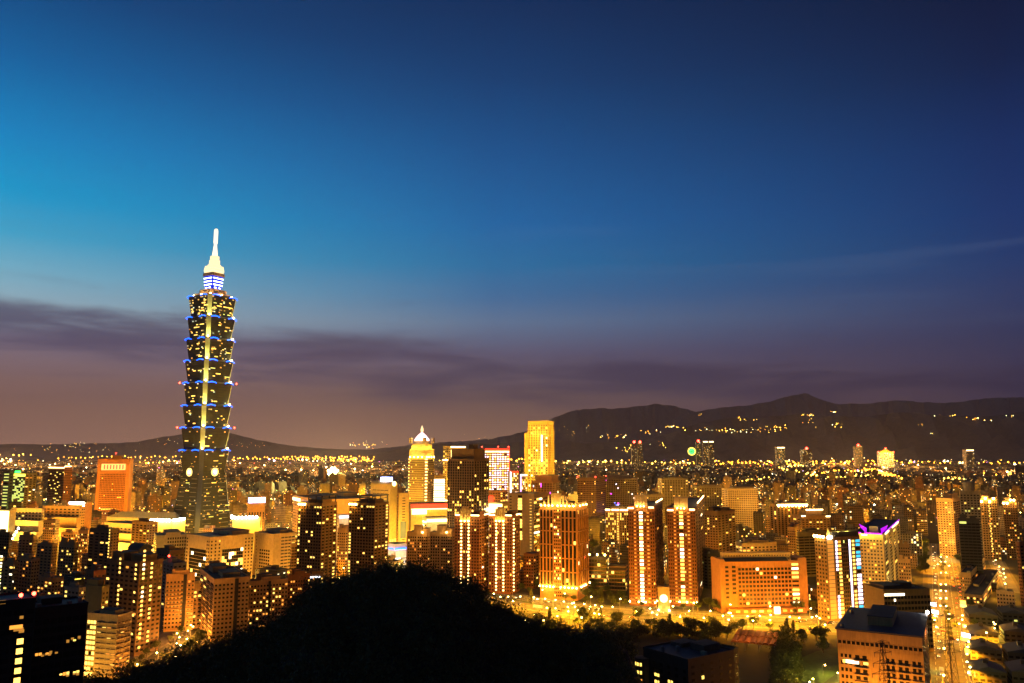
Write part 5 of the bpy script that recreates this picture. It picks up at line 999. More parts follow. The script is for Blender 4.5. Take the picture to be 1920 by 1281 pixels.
def hits_building(x, y, m=3): return any(math.hypot(x - q[5], y - q[6]) < q[7] * .8 + m for q in RECTS)
def along(pts, step, off, start=0):
    out = []; acc = start
    for a, b_ in zip(pts, pts[1:]):
        d = math.hypot(b_[0] - a[0], b_[1] - a[1]); n = (-(b_[1] - a[1]) / d, (b_[0] - a[0]) / d)
        while acc < d: t_ = acc / d; out.append((a[0] + (b_[0] - a[0]) * t_ + n[0] * off, a[1] + (b_[1] - a[1]) * t_ + n[1] * off)); acc += step
        acc -= d
    return out
def inview(p, z=4, m=15):
    px, py = proj(p[0], p[1], z); return -m < px < 1920 + m and py < 1290 + m
sets = [('along the far pavement of the curved boulevard, counted from the knoll', along(BOUL, 17, 33), 'trees on the far side of the boulevard', .85),
        ('in the middle of the straight avenue, counted away from the viewer', along(AVEN, 22, 0, 160), 'trees down the middle of the avenue', .6), ('on the left side of the straight avenue, counted away from the viewer', along(AVEN, 15, 20), 'trees on the left of the avenue', 1.0), ('on the right side of the straight avenue, counted away from the viewer', along(AVEN, 17, -20, 200), 'trees on the right of the avenue', .85),
        ('beside the side street left of the knoll, counted from the bottom', along(LEFT, 12, -11), 'trees by the side street', .7), ('on the outer side of the side street left of the knoll, counted upwards', along(LEFT, 13, 12), 'trees by the side street', .75), ('beside the lane under the apartment terrace, counted from the side street', along(LEF2, 12, -10), 'trees by the terrace lane', .8)]
NT = 0
for desc, pts, grp, sc in sets:
    k = 0
    for p in pts:
        if not inview(p) or hits_building(*p, 1) or knoll(p[0], p[1]) > 9: continue
        px, py = proj(p[0], p[1], 6)
        if any(q[4] < p[1] and q[0] < px < q[1] and py > q[2] for q in RECTS): continue
        plant(random.choice((0, 0, 1, 2)), (p[0] + random.uniform(-2, 2), p[1] + random.uniform(-2, 2)), f'{ordn(k)} leafy tree {desc}', grp, sc * random.uniform(.8, 1.15)); k += 1; NT += 1
# groves between the towers and the boulevard, and around the lawn
gr = [('in the garden at the foot of the grand stone tower', 12, (980, 1170), (1080, 1128), 'garden trees below the grand tower'), ('in the dark grove left of the twin red towers', 14, (1110, 1180), (1088, 1132), 'grove left of the red towers'), ('before the orange lit institute', 14, (1330, 1530), (1140, 1150), 'trees before the institute'),
      ('on the slope above the rippled pavilion', 16, (1290, 1460), (1180, 1215), 'trees above the pavilion'), ('on the dark ground between the boulevard and the stepped villa', 22, (1195, 1368), (1180, 1206), 'trees above the villa'), ('in the dark clump behind the lawn', 16, (1450, 1545), (1196, 1226), 'clump behind the lawn'), ('at the near edge of the lawn', 14, (1490, 1640), (1284, 1304), 'trees at the near edge of the lawn'),
      ('along the wooded edge below the boulevard junction', 26, (1000, 1300), (1160, 1192), 'trees at the wood edge below the junction'), ('in the park beside the skyscraper', 22, (490, 560), (950, 1000), 'park trees beside the skyscraper'), ('in the dark park left of the avenue', 14, (1712, 1748), (1040, 1110), 'park trees left of the avenue'),
      ('between the school block and the avenue', 9, (1745, 1770), (1190, 1280), 'trees beside the school block'), ('in the gap right of the grand stone tower', 12, (1100, 1180), (1010, 1040), 'trees in the gap behind the grand tower'), ('in the valley beside the lower left apartments', 26, (220, 470), (1205, 1275), 'valley trees by the lower left apartments'), ('by the small park among the left towers', 10, (130, 200), (1052, 1074), 'small park trees among the left towers'), ('on the plaza before the curved white store', 9, (700, 765), (1050, 1062), 'plaza trees')]
for desc, n, (x0, x1), (y0, y1), grp in gr:
    P_ = []
    for _ in range(n * 6):
        if len(P_) >= n: break
        p = gp(random.uniform(x0, x1), random.uniform(y0, y1))
        if 'plaza' not in grp and near_road(p.x, p.y, 2) or hits_building(p.x, p.y, 0): continue
        z = float(knoll(p.x, p.y)); z = z if z > 2 else 0
        if any((p.x - q_.x) ** 2 + (p.y - q_.y) ** 2 < 25 for q_ in P_): continue
        P_.append(Vector((p.x, p.y, z)))
    P_.sort(key=lambda v_: v_.x / v_.y)
    for k, p in enumerate(P_): plant(random.choice((0, 1, 2)) if random.random() < .93 else 3, p, f'{ordn(k)} tree from the left {desc}', grp, random.uniform(.8, 1.25)); NT += 1
for k, (x, y) in enumerate(((1118, 1172), (1126, 1170), (996, 1132), (1474, 1200), (1488, 1198))):
    p = gp(x, y); plant(3, (p.x, p.y, float(max(0, knoll(p.x, p.y)))), f'tall pointed conifer, {ordn(k)} of those standing out below the boulevard', 'conifers below the boulevard', 1.0)
for r in PROTO:
    if not r['label']: bpy.data.objects.remove(r)
# ------------------------------------------------------------------ street lamps, each with its own light
def lamp_proto():
    r = thing('street_lamp', '', 'street lamp'); q = MB(); q.cyl(0, 0, [(0, .3), (.8, .2), (10, .12)], 6); q.build('pole', ['metal'], r)
    q = MB(); q.bar((0, 0, 9.8), (2.2, 0, 10.4), .1); q.build('arm', ['metal'], r)
    q = MB(); q.cyl(2.2, 0, [(9.75, .25), (9.95, .62), (10.3, .62), (10.5, .25)], 8); q.build('lamp_head', ['lamp_glow'], r)
    return r
LP = lamp_proto(); LP2 = None; nl = [0]
def lamp(x, y, label, group, power, rz=None, sc=1.0, col=(1, .38, .01)):
    rz = random.random() * 6 if rz is None else rz
    if nl[0] == 0: r = LP; r.location = (x, y, 0); r.rotation_euler = (0, 0, rz); r['label'] = label; r['group'] = group; r.scale = (sc,) * 3
    else: r = copy_tree(LP, (x, y, 0), rz, label, group, sc)
    nl[0] += 1; L_.append((r, power, col))
L_ = []; DOWN = ('kerb lamps of the boulevard', 'lamps at the boulevard junction', 'lamps along the eastern boulevard', 'paired lamps down the avenue', 'lamps on the near avenue', 'lamps in the short right street')
def lamps_px(lst, x0, y0, s, desc, grp, power, sc=1.0, col=(1, .38, .01)):
    P_ = sorted([(x0 + a / s, y0 + b_ / s) for a, b_ in lst])
    for k, (px, py) in enumerate(P_):
        p = gp(px, py, 10); rz = random.random() * 6; lamp(p.x - 2.2 * math.cos(rz) * sc, p.y - 2.2 * math.sin(rz) * sc, f'{ordn(k)} street lamp from the left {desc}', grp, power, rz, sc, col)
lamps_px([(333, 270), (395, 300), (470, 300), (515, 340), (585, 298), (713, 305), (818, 318), (917, 330), (995, 345), (1090, 357), (1190, 368), (1293, 380), (835, 405), (917, 410), (1035, 397), (1102, 395), (1038, 438), (1127, 428), (1245, 395), (1243, 415), (935, 483), (805, 525), (716, 472), (632, 521), (1165, 497), (1285, 457), (1330, 465), (1355, 393)], 860, 1060, 5.05, 'around the bright boulevard junction', 'lamps at the boulevard junction', 70000)
lamps_px([(158, 320), (303, 330), (345, 350), (488, 275), (552, 368), (768, 380), (825, 318), (990, 335), (990, 395), (1022, 362), (1160, 365), (1210, 405), (1270, 360), (1360, 400), (1540, 370), (1625, 380), (1780, 365), (1810, 383), (1857, 440), (938, 360)], 1160, 1080, 4.8, 'along the boulevard east of the junction', 'lamps along the eastern boulevard', 52000)
for off, side in ((22, 'far'), (-22, 'near')):
    k = 0
    for x, y in along(BOUL, 34, off, 12):
        px, py = proj(x, y, 10)
        if not (985 < px < 1930): continue
        lamp(x, y, f'{ordn(k)} street lamp of the {side} kerb row on the boulevard, from the knoll', 'kerb lamps of the boulevard', 150000, math.atan2(-off, 4)); k += 1
lamps_px([(740, 665), (800, 665), (742, 812), (808, 812), (740, 968), (808, 970), (740, 1052), (810, 1057), (735, 1155), (812, 1155), (735, 1253), (812, 1258), (850, 1360), (740, 600), (820, 600), (700, 700), (850, 720)], 1660, 960, 7.115, 'of the pairs down the avenue', 'paired lamps down the avenue', 60000)
lamps_px([(1030, 380), (1025, 435), (985, 490), (1065, 525), (1050, 660), (965, 700), (1110, 730), (1100, 800), (1090, 895), (1090, 1000), (1130, 1070), (1110, 1145), (785, 820), (780, 1180), (660, 380), (660, 440)], 1660, 1101, 7.115, 'along the near stretch of the avenue', 'lamps on the near avenue', 15000)
lamps_px([(810, 58), (697, 443), (718, 457), (670, 495), (567, 520), (590, 557), (660, 573), (795, 507), (750, 597), (565, 613), (600, 630), (375, 700), (555, 733), (880, 687), (190, 810), (75, 917)], 220, 1080, 5.05, 'in the side street left of the knoll', 'lamps in the left side street', 15000, .8, (1, .36, .04))
lamps_px([(1488, 762), (1455, 500), (1440, 420), (1580, 1250)], 1660, 1101, 7.115, 'in the narrow lane between the dark row houses', 'lane lamps between the row houses', 2500, .7, (.95, .9, .15))
lamps_px([(1470, 635), (1520, 720), (1575, 750), (1580, 810), (1600, 860), (1600, 950), (1600, 1050)], 1660, 960, 7.115, 'in the short bright street near the right edge', 'lamps in the short right street', 20000, .9, (1, .6, .12))
lamps_px([(60, 20), (200, 60), (140, 90), (90, 130), (175, 180), (250, 150)], 696, 1020, 3.77, 'on the plaza before the white store', 'plaza lamps', 30000, 1, (1, .62, .1))
lamps_px([(35, 30), (70, 80), (60, 130), (30, 180), (200, 520)], 640, 1040, 7.115, 'behind the knoll beside the right dark tower', 'lamps behind the knoll', 20000)
lamps_px([(60, 60), (125, 1200), (170, 1160), (330, 980), (1700, 910), (500, 1080)], 1500, 1101, 7.115, 'around the school lawn', 'lamps around the lawn', 9000, .7, (1, .75, .1))
lamps_px([(160, 300), (250, 240), (300, 210), (420, 185), (560, 215), (620, 250), (670, 200), (690, 260), (800, 130), (850, 90)], 440, 960, 7.115 * .95, 'in the park right of the skyscraper', 'park lamps right of the skyscraper', 22000)
lamps_px([(20, 240), (60, 250), (115, 240), (160, 270), (250, 235), (450, 280), (620, 590), (690, 570), (1110, 695), (1165, 775), (1200, 705), (1160, 545), (1690, 350), (1700, 510), (1620, 540), (1640, 580)], 0, 960, 7.115, 'among the left-hand towers', 'lamps among the left towers', 45000)
# ------------------------------------------------------------------ ordinary city blocks, near to far
buf = np.full((330, 490), 1e9)
def mark(l, r, t_, b_, D):
    x0, x1, y0, y1 = int(max(0, l / 4)), int(min(489, r / 4)), int(max(0, t_ / 4)), int(min(329, b_ / 4)) + 1
    if x1 > x0 and y1 > y0: v_ = buf[y0:y1, x0:x1]; v_[v_ > D] = D
for x in range(490): 
    cyy = np.interp(x * 4, [p[0] for p in CREST], [p[1] for p in CREST]); mark(x * 4, x * 4 + 4, cyy - 6, 1400, KD)
for q_ in RECTS: mark(q_[0], q_[1], q_[2], q_[3] + 200 if q_[4] < 900 else q_[3] + 60, q_[4])
LAND = [(60, 'the stepped cream civic building'), (215, 'the orange slab tower'), (375, 'the tiered skyscraper'), (480, 'the blue white roof sign'), (600, 'the two matching dark towers'), (720, 'the floodlit yellow store'), (790, 'the domed tower'), (875, 'the grid-fronted tower'), (935, 'the striped store tower'), (1012, 'the tall yellow tower'), (1110, 'the dome roofed brown office'), (1210, 'the left red tower'), (1285, 'the right red tower'), (1393, 'the tan office slab'), (1485, 'the glowing cornice block'), (1570, 'the white and cyan tower'), (1645, 'the violet crowned tower'), (1778, 'the pale orange slab tower'), (1860, 'the zigzag window tower'), (1915, 'the right edge')]
TN = {'tan': (.34, .25, .17), 'brown': (.2, .13, .08), 'grey': (.24, .23, .21), 'cream': (.46, .38, .27), 'rust': (.3, .15, .085), 'dark': (.09, .08, .07)}
NUM = {3: 'three', 4: 'four', 5: 'five', 6: 'six', 7: 'seven', 8: 'eight', 9: 'nine', 10: 'ten', 11: 'eleven', 12: 'twelve', 13: 'thirteen', 14: 'fourteen', 15: 'fifteen', 16: 'sixteen', 17: 'seventeen', 18: 'eighteen', 19: 'nineteen', 20: 'twenty'}
def city_box(q, w, d, h, col, litp, par, x=0, y=0, rz=0, cw=3.4, fh=3.3, pent=True):
    ca, sa = math.cos(rz), math.sin(rz); T = lambda a, b_, z: (x + ca * a - sa * b_, y + sa * a + ca * b_, z)
    def bx(x0, x1, y0, y1, z0, z1, wins):
        p = [T(x0, y0, z0), T(x1, y0, z0), T(x1, y1, z0), T(x0, y1, z0), T(x0, y0, z1), T(x1, y0, z1), T(x1, y1, z1), T(x0, y1, z1)]
        for qd, ln in (((0, 1, 5, 4), x1 - x0), ((1, 2, 6, 5), y1 - y0), ((2, 3, 7, 6), x1 - x0), ((3, 0, 4, 7), y1 - y0)):
            ou, ov = random.randint(0, 4000), random.randint(0, 4000); u, v = max(1, round(ln / cw)), max(1, round((z1 - z0) / fh))
            q.face([p[i] for i in qd], 0, [(ou, ov), (ou + u, ov), (ou + u, ov + v), (ou, ov + v)], (*col, litp), par if wins else (0, 0, 0))
        q.face([p[i] for i in (4, 5, 6, 7)], 0, None, (.06, .06, .065, 0), (0, 0, 0))
    bx(-w / 2, w / 2, -d / 2, d / 2, 0, h, True)
    if pent:
        a = random.uniform(.2, .45) * w; b_ = random.uniform(.25, .45) * d; ox = random.uniform(-.2, .2) * w; oy = random.uniform(-.2, .2) * d
        bx(ox - a / 2, ox + a / 2, oy - b_ / 2, oy + b_ / 2, h + .02, h + random.uniform(2.5, 6), False)
        if random.random() < .6: bx(-w / 2 + .5, -w / 2 + 3.5, d / 2 - 4, d / 2 - 1, h + .02, h + 2.2, False)
cand = []
for D0 in (700, 760, 820, 880, 940, 1000, 1070, 1140, 1210, 1290, 1370, 1450, 1540, 1630, 1730, 1840, 1960, 2090, 2230, 2390, 2560, 2750, 2950, 3170):
    step = 30 if D0 < 1400 else 44 + (D0 - 1400) * .014
    x = -D0 * .66 + random.uniform(0, 20)
    while x < D0 * .66: cand.append((x + random.uniform(-5, 5), D0 + random.uniform(-22, 22))); x += step * random.uniform(.85, 1.5)
cand.sort(key=lambda c_: c_[1]); placed = []; FILL = []
for x, y in cand:
    w, d = random.uniform(14, 30), random.uniform(12, 22); h = random.choice((15, 18, 21, 24, 30)) * random.uniform(.85, 1.25) if y < 1300 else random.choice((15, 18, 24, 30, 36, 42, 48)) * random.uniform(.85, 1.3)
    if y > 1700 and random.random() < .06: h *= 1.6
    rad = .5 * math.hypot(w, d)
    if near_road(x, y, rad * .8) or any(math.hypot(x - q_[5], y - q_[6]) < q_[7] * .85 + rad for q_ in RECTS) or any(math.hypot(x - a, y - b_) < r_ + rad - 3 for a, b_, r_ in placed) or knoll(x, y) > 2: continue
    pl, _ = proj(x - rad * .8, y, 0); pr, pb = proj(x + rad * .8, y - rad * .5, 0)
    if 490 < (pl + pr) / 2 < 560 and y < 1350 and y > 1000: continue
    if 840 < pr < 1700 and y < 760 or 860 < pr < 1360 and y < 900 or pb > 1185 or (1700 < pr < 1800 and y < 1000): continue
    for q_ in RECTS:
        if q_[4] > y and q_[0] < pr and q_[1] > pl:
            lim = at((pl + pr) / 2, q_[3] - 2, y).z; h = min(h, lim)
    if h < 9: continue
    _, pt = proj(x, y, h)
    x0, x1, y0, y1 = int(max(0, pl / 4)), int(min(489, pr / 4)), int(max(0, pt / 4)), int(min(329, pb / 4)) + 1
    if x1 <= x0 or y1 <= y0: continue
    vis = (buf[y0:y1, x0:x1] > y).sum()
    if vis < 6 or vis < .12 * (x1 - x0) * (y1 - y0): continue
    mark(pl, pr, pt, pb, y); placed.append((x, y, rad))
    tn = random.choices(list(TN), (3, 3, 3, 2, 2, 3))[0]; FILL.append((x, y, w, d, h, tn, (pl + pr) / 2))
print('fill', len(FILL))
NIND = 270
byland = {}
for k, f in enumerate(FILL[:NIND]):
    i = min(range(len(LAND)), key=lambda i_: abs(LAND[i_][0] - f[6])); byland.setdefault((i, f[5], max(3, min(20, round(f[4] / 3.3)))), []).append(k)
FL = {}
for (i, tn, ns), ks in byland.items():
    for j, k in enumerate(ks): FL[k] = f'{tn} {NUM[ns]}-storey block in line with {LAND[i][1]}' + ('' if len(ks) == 1 else f', {ordn(j)} nearest of them')
rest = MB(); rest.rich = True
for k, (x, y, w, d, h, tn, px) in enumerate(FILL):
    rz = R(random.choice((-28, -28, -24, 62, 20))); col = TN[tn]; lp = random.choice((.03, .05, .08, .12, .2)); par = (random.choice((.45, .55, .65, .85)), random.choice((.42, .5, .6)), random.uniform(1.6, 3.2))
    if k < NIND:
        q = MB(); q.rich = True; city_box(q, w, d, h, col, lp, par, cw=random.choice((2.6, 3.2, 4)), pent=True)
        if random.random() < .5 and h < 40:
            e_ = random.uniform(.5, 1.2); sd = random.choice((0, 1, 2))
            for j in range(1, int(h / 3.3)):
                z_ = j * 3.3 - .1
                if sd != 1: q.box(-w / 2, w / 2, -d / 2 - e_, -d / 2, z_, z_ + random.choice((.3, .9)), 0, col=(*col, 0))
                if sd != 0: q.box(w / 2, w / 2 + e_, -d / 2, d / 2, z_, z_ + .6, 0, col=(*col, 0))
        q.build('city_block', ['facade'], None, (x, y, 0), rz, label=FL[k], category='building', group='ordinary city blocks')
    else: city_box(rest, w, d, h, col, lp, par, x, y, rz)
# ------------------------------------------------------------------ the far city: too many to count
glows = [(rest, 0)]
lights_far = MB(); lights_far.rich = True
def dot(q, x, y, z, s, col, st):
    p = [(x + s, y, z), (x, y + s, z), (x - s, y, z), (x, y - s, z)]; t_, b_ = (x, y, z + s), (x, y, z - s); c = (*col, st)
    for i in range(4): q.face([p[i], p[(i + 1) % 4], t_], 0, None, c); q.face([p[(i + 1) % 4], p[i], b_], 0, None, c)
OR, YE, WH = (1, .36, .02), (1, .55, .06), (1, .85, .5)
D = 2500.0
while D < 9500:
    step = 34 + (D - 2500) * .014; x = -D * .68
    while x < D * .68:
        xx, yy = x + random.uniform(-.4, .4) * step, D + random.uniform(-.4, .4) * step
        if not any(math.hypot(xx - a, yy - b_) < 34 for a, b_, r_ in placed if abs(b_ - yy) < 40) and random.random() < .8:
            h = random.choice((12, 15, 18, 22, 28, 36)) * random.uniform(.8, 1.3) * (1.8 if random.random() < .06 else 1); h = min(h, 75 if D < 4500 else 30)
            city_box(rest, random.uniform(.35, .8) * step, random.uniform(.35, .7) * step, h, TN[random.choice(list(TN))], random.choice((.01, .02, .035, .05, .1)), (.6, .5, random.uniform(2, 5)), xx, yy, R(random.choice((-28, 20, 62))), cw=3.4 + (D - 2500) * .0008, fh=3.3 + (D - 2500) * .0006, pent=D < 4500)
        x += step * random.uniform(.9, 1.3)
    D += step * .95
rest.build('distant_city', ['facade'], None, kind='stuff', label='far city of countless low buildings')
rgl = random.Random(5)
for _ in range(190):
    y0 = 1350 + 6500 * rgl.random() ** 1.4; x0 = rgl.uniform(-.66, .66) * y0; an = R(rgl.choice((-28, 62, 62, 20, 75))); L0 = rgl.uniform(150, 500) * (1 + y0 / 5000); sp = 24 + y0 * .006; col = rgl.choice((OR, OR, OR, YE, WH)); st = rgl.uniform(.25, .8)
    for i in range(int(L0 / sp)):
        x, y = x0 + math.cos(an) * i * sp, y0 + math.sin(an) * i * sp
        if y > 1300 and not any(math.hypot(x - q_[5], y - q_[6]) < q_[7] + 4 for q_ in RECTS) and not any(math.hypot(x - a, y - b_) < r_ for a, b_, r_ in placed): dot(lights_far, x, y, 11, .55 + y * .00028, col, st * rgl.uniform(.7, 1.2))
for _ in range(2300):
    y = 1500 + 9500 * rgl.random() ** 1.25; x = rgl.uniform(-.66, .66) * y; z = rgl.uniform(4, 34); s = (.6 + y * .0003) * rgl.choice((.4, .5, .7, .9, 1.1, 1.9))
    if any(math.hypot(x - q_[5], y - q_[6]) < q_[7] for q_ in RECTS): continue
    u_ = rgl.random(); col = OR if u_ < .42 else YE if u_ < .68 else WH if u_ < .88 else rgl.choice(((1, .05, .03), (.2, 1, .3), (.35, .35, 1), (.8, .2, 1)))
    dot(lights_far, x, y, z, s, col, rgl.uniform(.08, .8))
def dots_line(px0, py0, px1, py1, n, s, col=OR, st=.9, z=42, jit=2.0):
    n = int(n * .7)
    for k in range(n):
        t_ = (k + rgl.uniform(-.4, .4)) / max(1, n - 1); p = gp(px0 + (px1 - px0) * t_, py0 + (py1 - py0) * t_ + rgl.uniform(-jit, jit), z); dot(lights_far, p.x, p.y, z, s * rgl.uniform(.7, 1.2) * p.y / 5000, col, st * rgl.uniform(.5, 1.2))
for a in ((1045, 866, 1330, 868, 46, 4.2), (1300, 869, 1640, 870, 60, 4), (1330, 866, 1660, 865, 46, 4), (1640, 866, 1920, 868, 40, 3.6), (1460, 876, 1530, 892, 22, 5), (1480, 873, 1524, 871, 14, 5), (1540, 885, 1650, 880, 30, 3.6), (1550, 893, 1660, 890, 26, 3.4), (1620, 880, 1680, 892, 26, 5), (1650, 886, 1690, 897, 16, 5), (1390, 901, 1442, 896, 12, 3.4), (1830, 889, 1915, 888, 8, 4.5), (1770, 896, 1806, 897, 9, 4.5), (955, 862, 990, 862, 10, 4.2), (440, 858, 560, 860, 34, 3.6), (530, 858, 700, 857, 46, 3.6), (560, 860, 690, 862, 30, 4.2), (620, 864, 700, 863, 16, 5), (0, 853, 60, 852, 12, 4), (110, 858, 330, 856, 40, 3.2), (260, 868, 330, 864, 12, 4)): dots_line(*a[:5], a[5] * 1.15, OR if rgl.random() < .7 else YE)
for k in range(40): p = gp(1680 + rgl.gauss(0, 18), 878 + rgl.gauss(0, 3.5), 15); dot(lights_far, p.x, p.y, 15, rgl.uniform(4, 9), (1, .9, .8), rgl.uniform(.4, 1))
for x, y, s, c, st in ((1903, 873, 22, (1, .85, .4), .8), (1446, 889, 14, WH, .8), (1732, 850, 24, YE, .7), (1806, 868, 13, WH, .6), (1800, 868, 12, (.4, 1, .4), .6), (1770, 866, 14, WH, .7), (1777, 866, 13, WH, .7), (1652, 857, 20, WH, .6), (1640, 855, 24, YE, .6), (1572, 850, 18, (.8, .9, 1), .6), (1760, 878, 10, (.15, .2, 1), .8), (1135, 866, 18, YE, .9), (1102, 873, 14, YE, .8), (1120, 872, 10, (.9, 1, .5), .6),
        (620, 886, 15, WH, 1), (612, 876, 7, WH, .8), (332, 870, 12, (1, .8, .75), .8), (514, 864, 10, (1, .6, .8), .8), (505, 861, 8, (1, .3, .9), .7), (567, 862, 9, WH, .7), (575, 862, 9, WH, .7), (280, 886, 12, (.85, .85, 1), .9), (268, 889, 10, (.85, .85, 1), .9), (300, 886, 13, (.85, .9, 1), .9), (255, 888, 9, WH, .8), (162, 879, 9, (.9, .8, 1), .8), (145, 896, 8, (.6, .5, 1), .8), (82, 880, 9, WH, .7), (85, 897, 9, WH, .7), (530, 907, 8, WH, .8), (648, 886, 9, WH, .9), (665, 884, 9, (1, .95, .6), .8), (680, 883, 9, (1, .95, .6), .8), (818, 872, 7, (.25, .2, 1), .9), (20, 862, 11, WH, .7), (5, 863, 13, YE, .8)): p = gp(x, y, 20); dot(lights_far, p.x, p.y, 20, s * p.y / 4800 * .62, c, st)
lights_far.build('distant_city_lights', ['far_glow'], None, kind='stuff', label='countless orange and white lights of the far city')
hl = MB(); hl.rich = True
for x, y, n, sx_, sy, D in ((1160, 818, 16, 20, 2, 10200), (1220, 810, 10, 14, 3, 10100), (1262, 800, 14, 12, 2, 10100), (1080, 808, 14, 26, 10, 13800), (1345, 806, 20, 30, 4, 10100), (1400, 808, 22, 40, 4, 10100), (1390, 787, 10, 18, 3, 10200), (1450, 802, 24, 22, 5, 10050), (1510, 778, 12, 14, 2, 10150), (1530, 793, 12, 14, 5, 10100), (1567, 797, 8, 6, 4, 10050), (1560, 772, 6, 10, 1, 10200), (1310, 774, 4, 4, 5, 12900), (1770, 779, 5, 16, 1, 10200), (1826, 785, 8, 10, 3, 10100), (1855, 788, 4, 8, 1, 10100), (1895, 783, 4, 6, 4, 10100), (1727, 796, 3, 5, 1, 10000), (1745, 813, 2, 2, 1, 9900), (930, 820, 10, 60, 6, 13900), (690, 834, 24, 26, 5, 9800), (130, 836, 26, 70, 4, 12600), (310, 828, 12, 20, 4, 12300), (460, 834, 14, 40, 4, 12400), (200, 845, 30, 160, 3, 11800), (1170, 842, 10, 10, 6, 9900), (1240, 835, 8, 20, 8, 10000)):
    for _ in range(n):
        px, py = x + rgl.gauss(0, sx_ * .7), y + rgl.gauss(0, sy * .7); pr_, Dr, bk = RID[4 if D < 10400 else 2 if px < 1240 and px > 650 else 1 if px < 650 else 3]
        zc_ = at(px, float(np.interp(px, [u[0] for u in pr_], [u[1] for u in pr_])), Dr).z; zp = at(px, py, Dr - bk * .3).z; tt = float(np.interp(zp / zc_, [0, .22, .52, .8, 1], [-1, -.7, -.4, -.18, 0]))
        p = at(px, py, Dr + tt * bk - 180); dot(hl, p.x, p.y, p.z, rgl.choice((4, 5, 6, 7.5)), rgl.choice((OR, YE, YE, (1, .9, .4))), rgl.uniform(.2, 1.2))
hl.build('hillside_lights', ['far_glow'], None, kind='stuff', label='scattered house lights on the dark hillsides')
# far landmarks
def far_tower(label, l, r, t_, D, wall='tan', lit=.12, red=True, cat='apartment building'):
    a, b_ = at(l, 850, D), at(r, 850, D); tp = at((l + r) / 2, t_, D); q = MB(); q.rich = True; w = b_.x - a.x
    root = thing('far_tower', label, cat, ((a.x + b_.x) / 2, D, 0), 0); city_box(q, w, w * .8, tp.z, TN[wall], lit, (.7, .6, 1.8), cw=6, fh=6); q.build('wall', ['facade'], root)
    if red: fixture(root, (0, -w * .3, tp.z + 8), 9, 'red_lamp', 'warning_light')
    else: q = MB(); q.box(-w * .45, w * .45, -w * .42, -w * .38, tp.z - 10, tp.z - 3); q.build('light_strip', ['cornice_glow'], root)
for a in (('left of a pair of slim far towers with red roof lamps', 1184, 1194, 831, 6000), ('right of a pair of slim far towers with red roof lamps', 1195, 1205, 831, 6000), ('slim far tower with a red lamp right of the glowing wheel', 1305, 1314, 829, 6100, 'grey'), ('far tower with bright top, middle of three right of the glowing wheel', 1318, 1327, 827, 6200, 'grey', .14, False), ('far tower with a lit edge, last of three right of the glowing wheel', 1329, 1338, 827, 6200, 'grey', .14, False),
          ('square far tower above the orange highway lights', 1602, 1615, 837, 6300, 'cream', .1), ('broad far block with red lamps by the river bridge', 1502, 1520, 843, 6000, 'brown', .2), ('far block with lit bays above the highway', 1455, 1470, 838, 6000, 'brown', .25, False), ('far hotel block with a lit edge near the right', 1808, 1823, 843, 6000, 'cream', .15, False)): far_tower(*a)
c0 = at(1297, 848, 6050); r = thing('ferris_wheel', 'round wheel glowing green and yellow beyond the highway', 'ferris wheel', (c0.x, c0.y, 0)); n = 24; rad = 30; zc = c0.z + 6
for part, r0, r1, mt in (('wheel_rim', rad, rad * .8, 'yellow_strip'), ('wheel_spokes', rad * .78, rad * .2, 'green_sign')):
    q = MB()
    for i in range(n):
        a_, b_ = 2 * math.pi * i / n, 2 * math.pi * (i + 1) / n
        if part == 'wheel_spokes': b_ = a_ + .16
        P_ = [(r0 * math.cos(a_), -2, zc + r0 * math.sin(a_)), (r0 * math.cos(b_), -2, zc + r0 * math.sin(b_)), (r1 * math.cos(b_), -2, zc + r1 * math.sin(b_)), (r1 * math.cos(a_), -2, zc + r1 * math.sin(a_))]
        q.loft([P_, [(x, 2, z) for x, y, z in P_]])
    q.build(part, [mt], r)
q = MB(); q.bar((0, 0, zc), (-16, 0, 0), 2); q.bar((0, 0, zc), (16, 0, 0), 2); q.build('support', ['metal'], r)
c0 = at(1660, 850, 6200); r = thing('palace_hotel', 'golden palace hotel with a tiered roof at the foot of the far hills', 'hotel', (c0.x, c0.y, 0)); z0 = c0.z - 20
q = MB(); q.rich = True; city_box(q, 112, 40, z0 + 24, (.5, .3, .12), .75, (.8, .6, 2.6), cw=6, fh=6, pent=False); q.build('wall', ['facade'], r)
q = MB(); q.loft([[(-62, -26, z0 + 24), (62, -26, z0 + 24), (62, 26, z0 + 24), (-62, 26, z0 + 24)], [(-34, -10, z0 + 36), (34, -10, z0 + 36), (34, 10, z0 + 36), (-34, 10, z0 + 36)]]); q.loft([[(-36, -14, z0 + 37), (36, -14, z0 + 37), (36, 14, z0 + 37), (-36, 14, z0 + 37)], [(-6, -2, z0 + 52), (6, -2, z0 + 52), (6, 2, z0 + 52), (-6, 2, z0 + 52)]]); q.build('tiered_roof', ['gold'], r)
for x in (-40, 0, 40): light(r, (x, -70, z0 + 20), 900000, (1, .5, .06), 5)
for x in (-58, 58, 0): fixture(r, (x, -10, z0 + (28 if x else 56)), 6, 'red_lamp', 'warning_light')
c0 = gp(1565, 893, 0); r = thing('arch_bridge', 'steel arch bridge over the dark river among orange highway lamps', 'bridge', (c0.x, c0.y, 0)); q = MB()
P_ = [(-150 + 300 * i / 20, 0, 14 + 62 * math.sin(math.pi * i / 20)) for i in range(21)]
for a_, b_ in zip(P_, P_[1:]): q.bar(a_, b_, 3)
q.build('arch', ['cream'], r); q = MB(); q.box(-330, 330, -9, 9, 10, 14); q.build('deck', ['tan'], r)
for x in range(-320, 330, 40): fixture(r, (x, -8, 22), 3.2, 'lamp_glow', 'deck_lamp')
for x in (-200, 0, 200): light(r, (x, -30, 34), 500000, (1, .45, .06), 4)
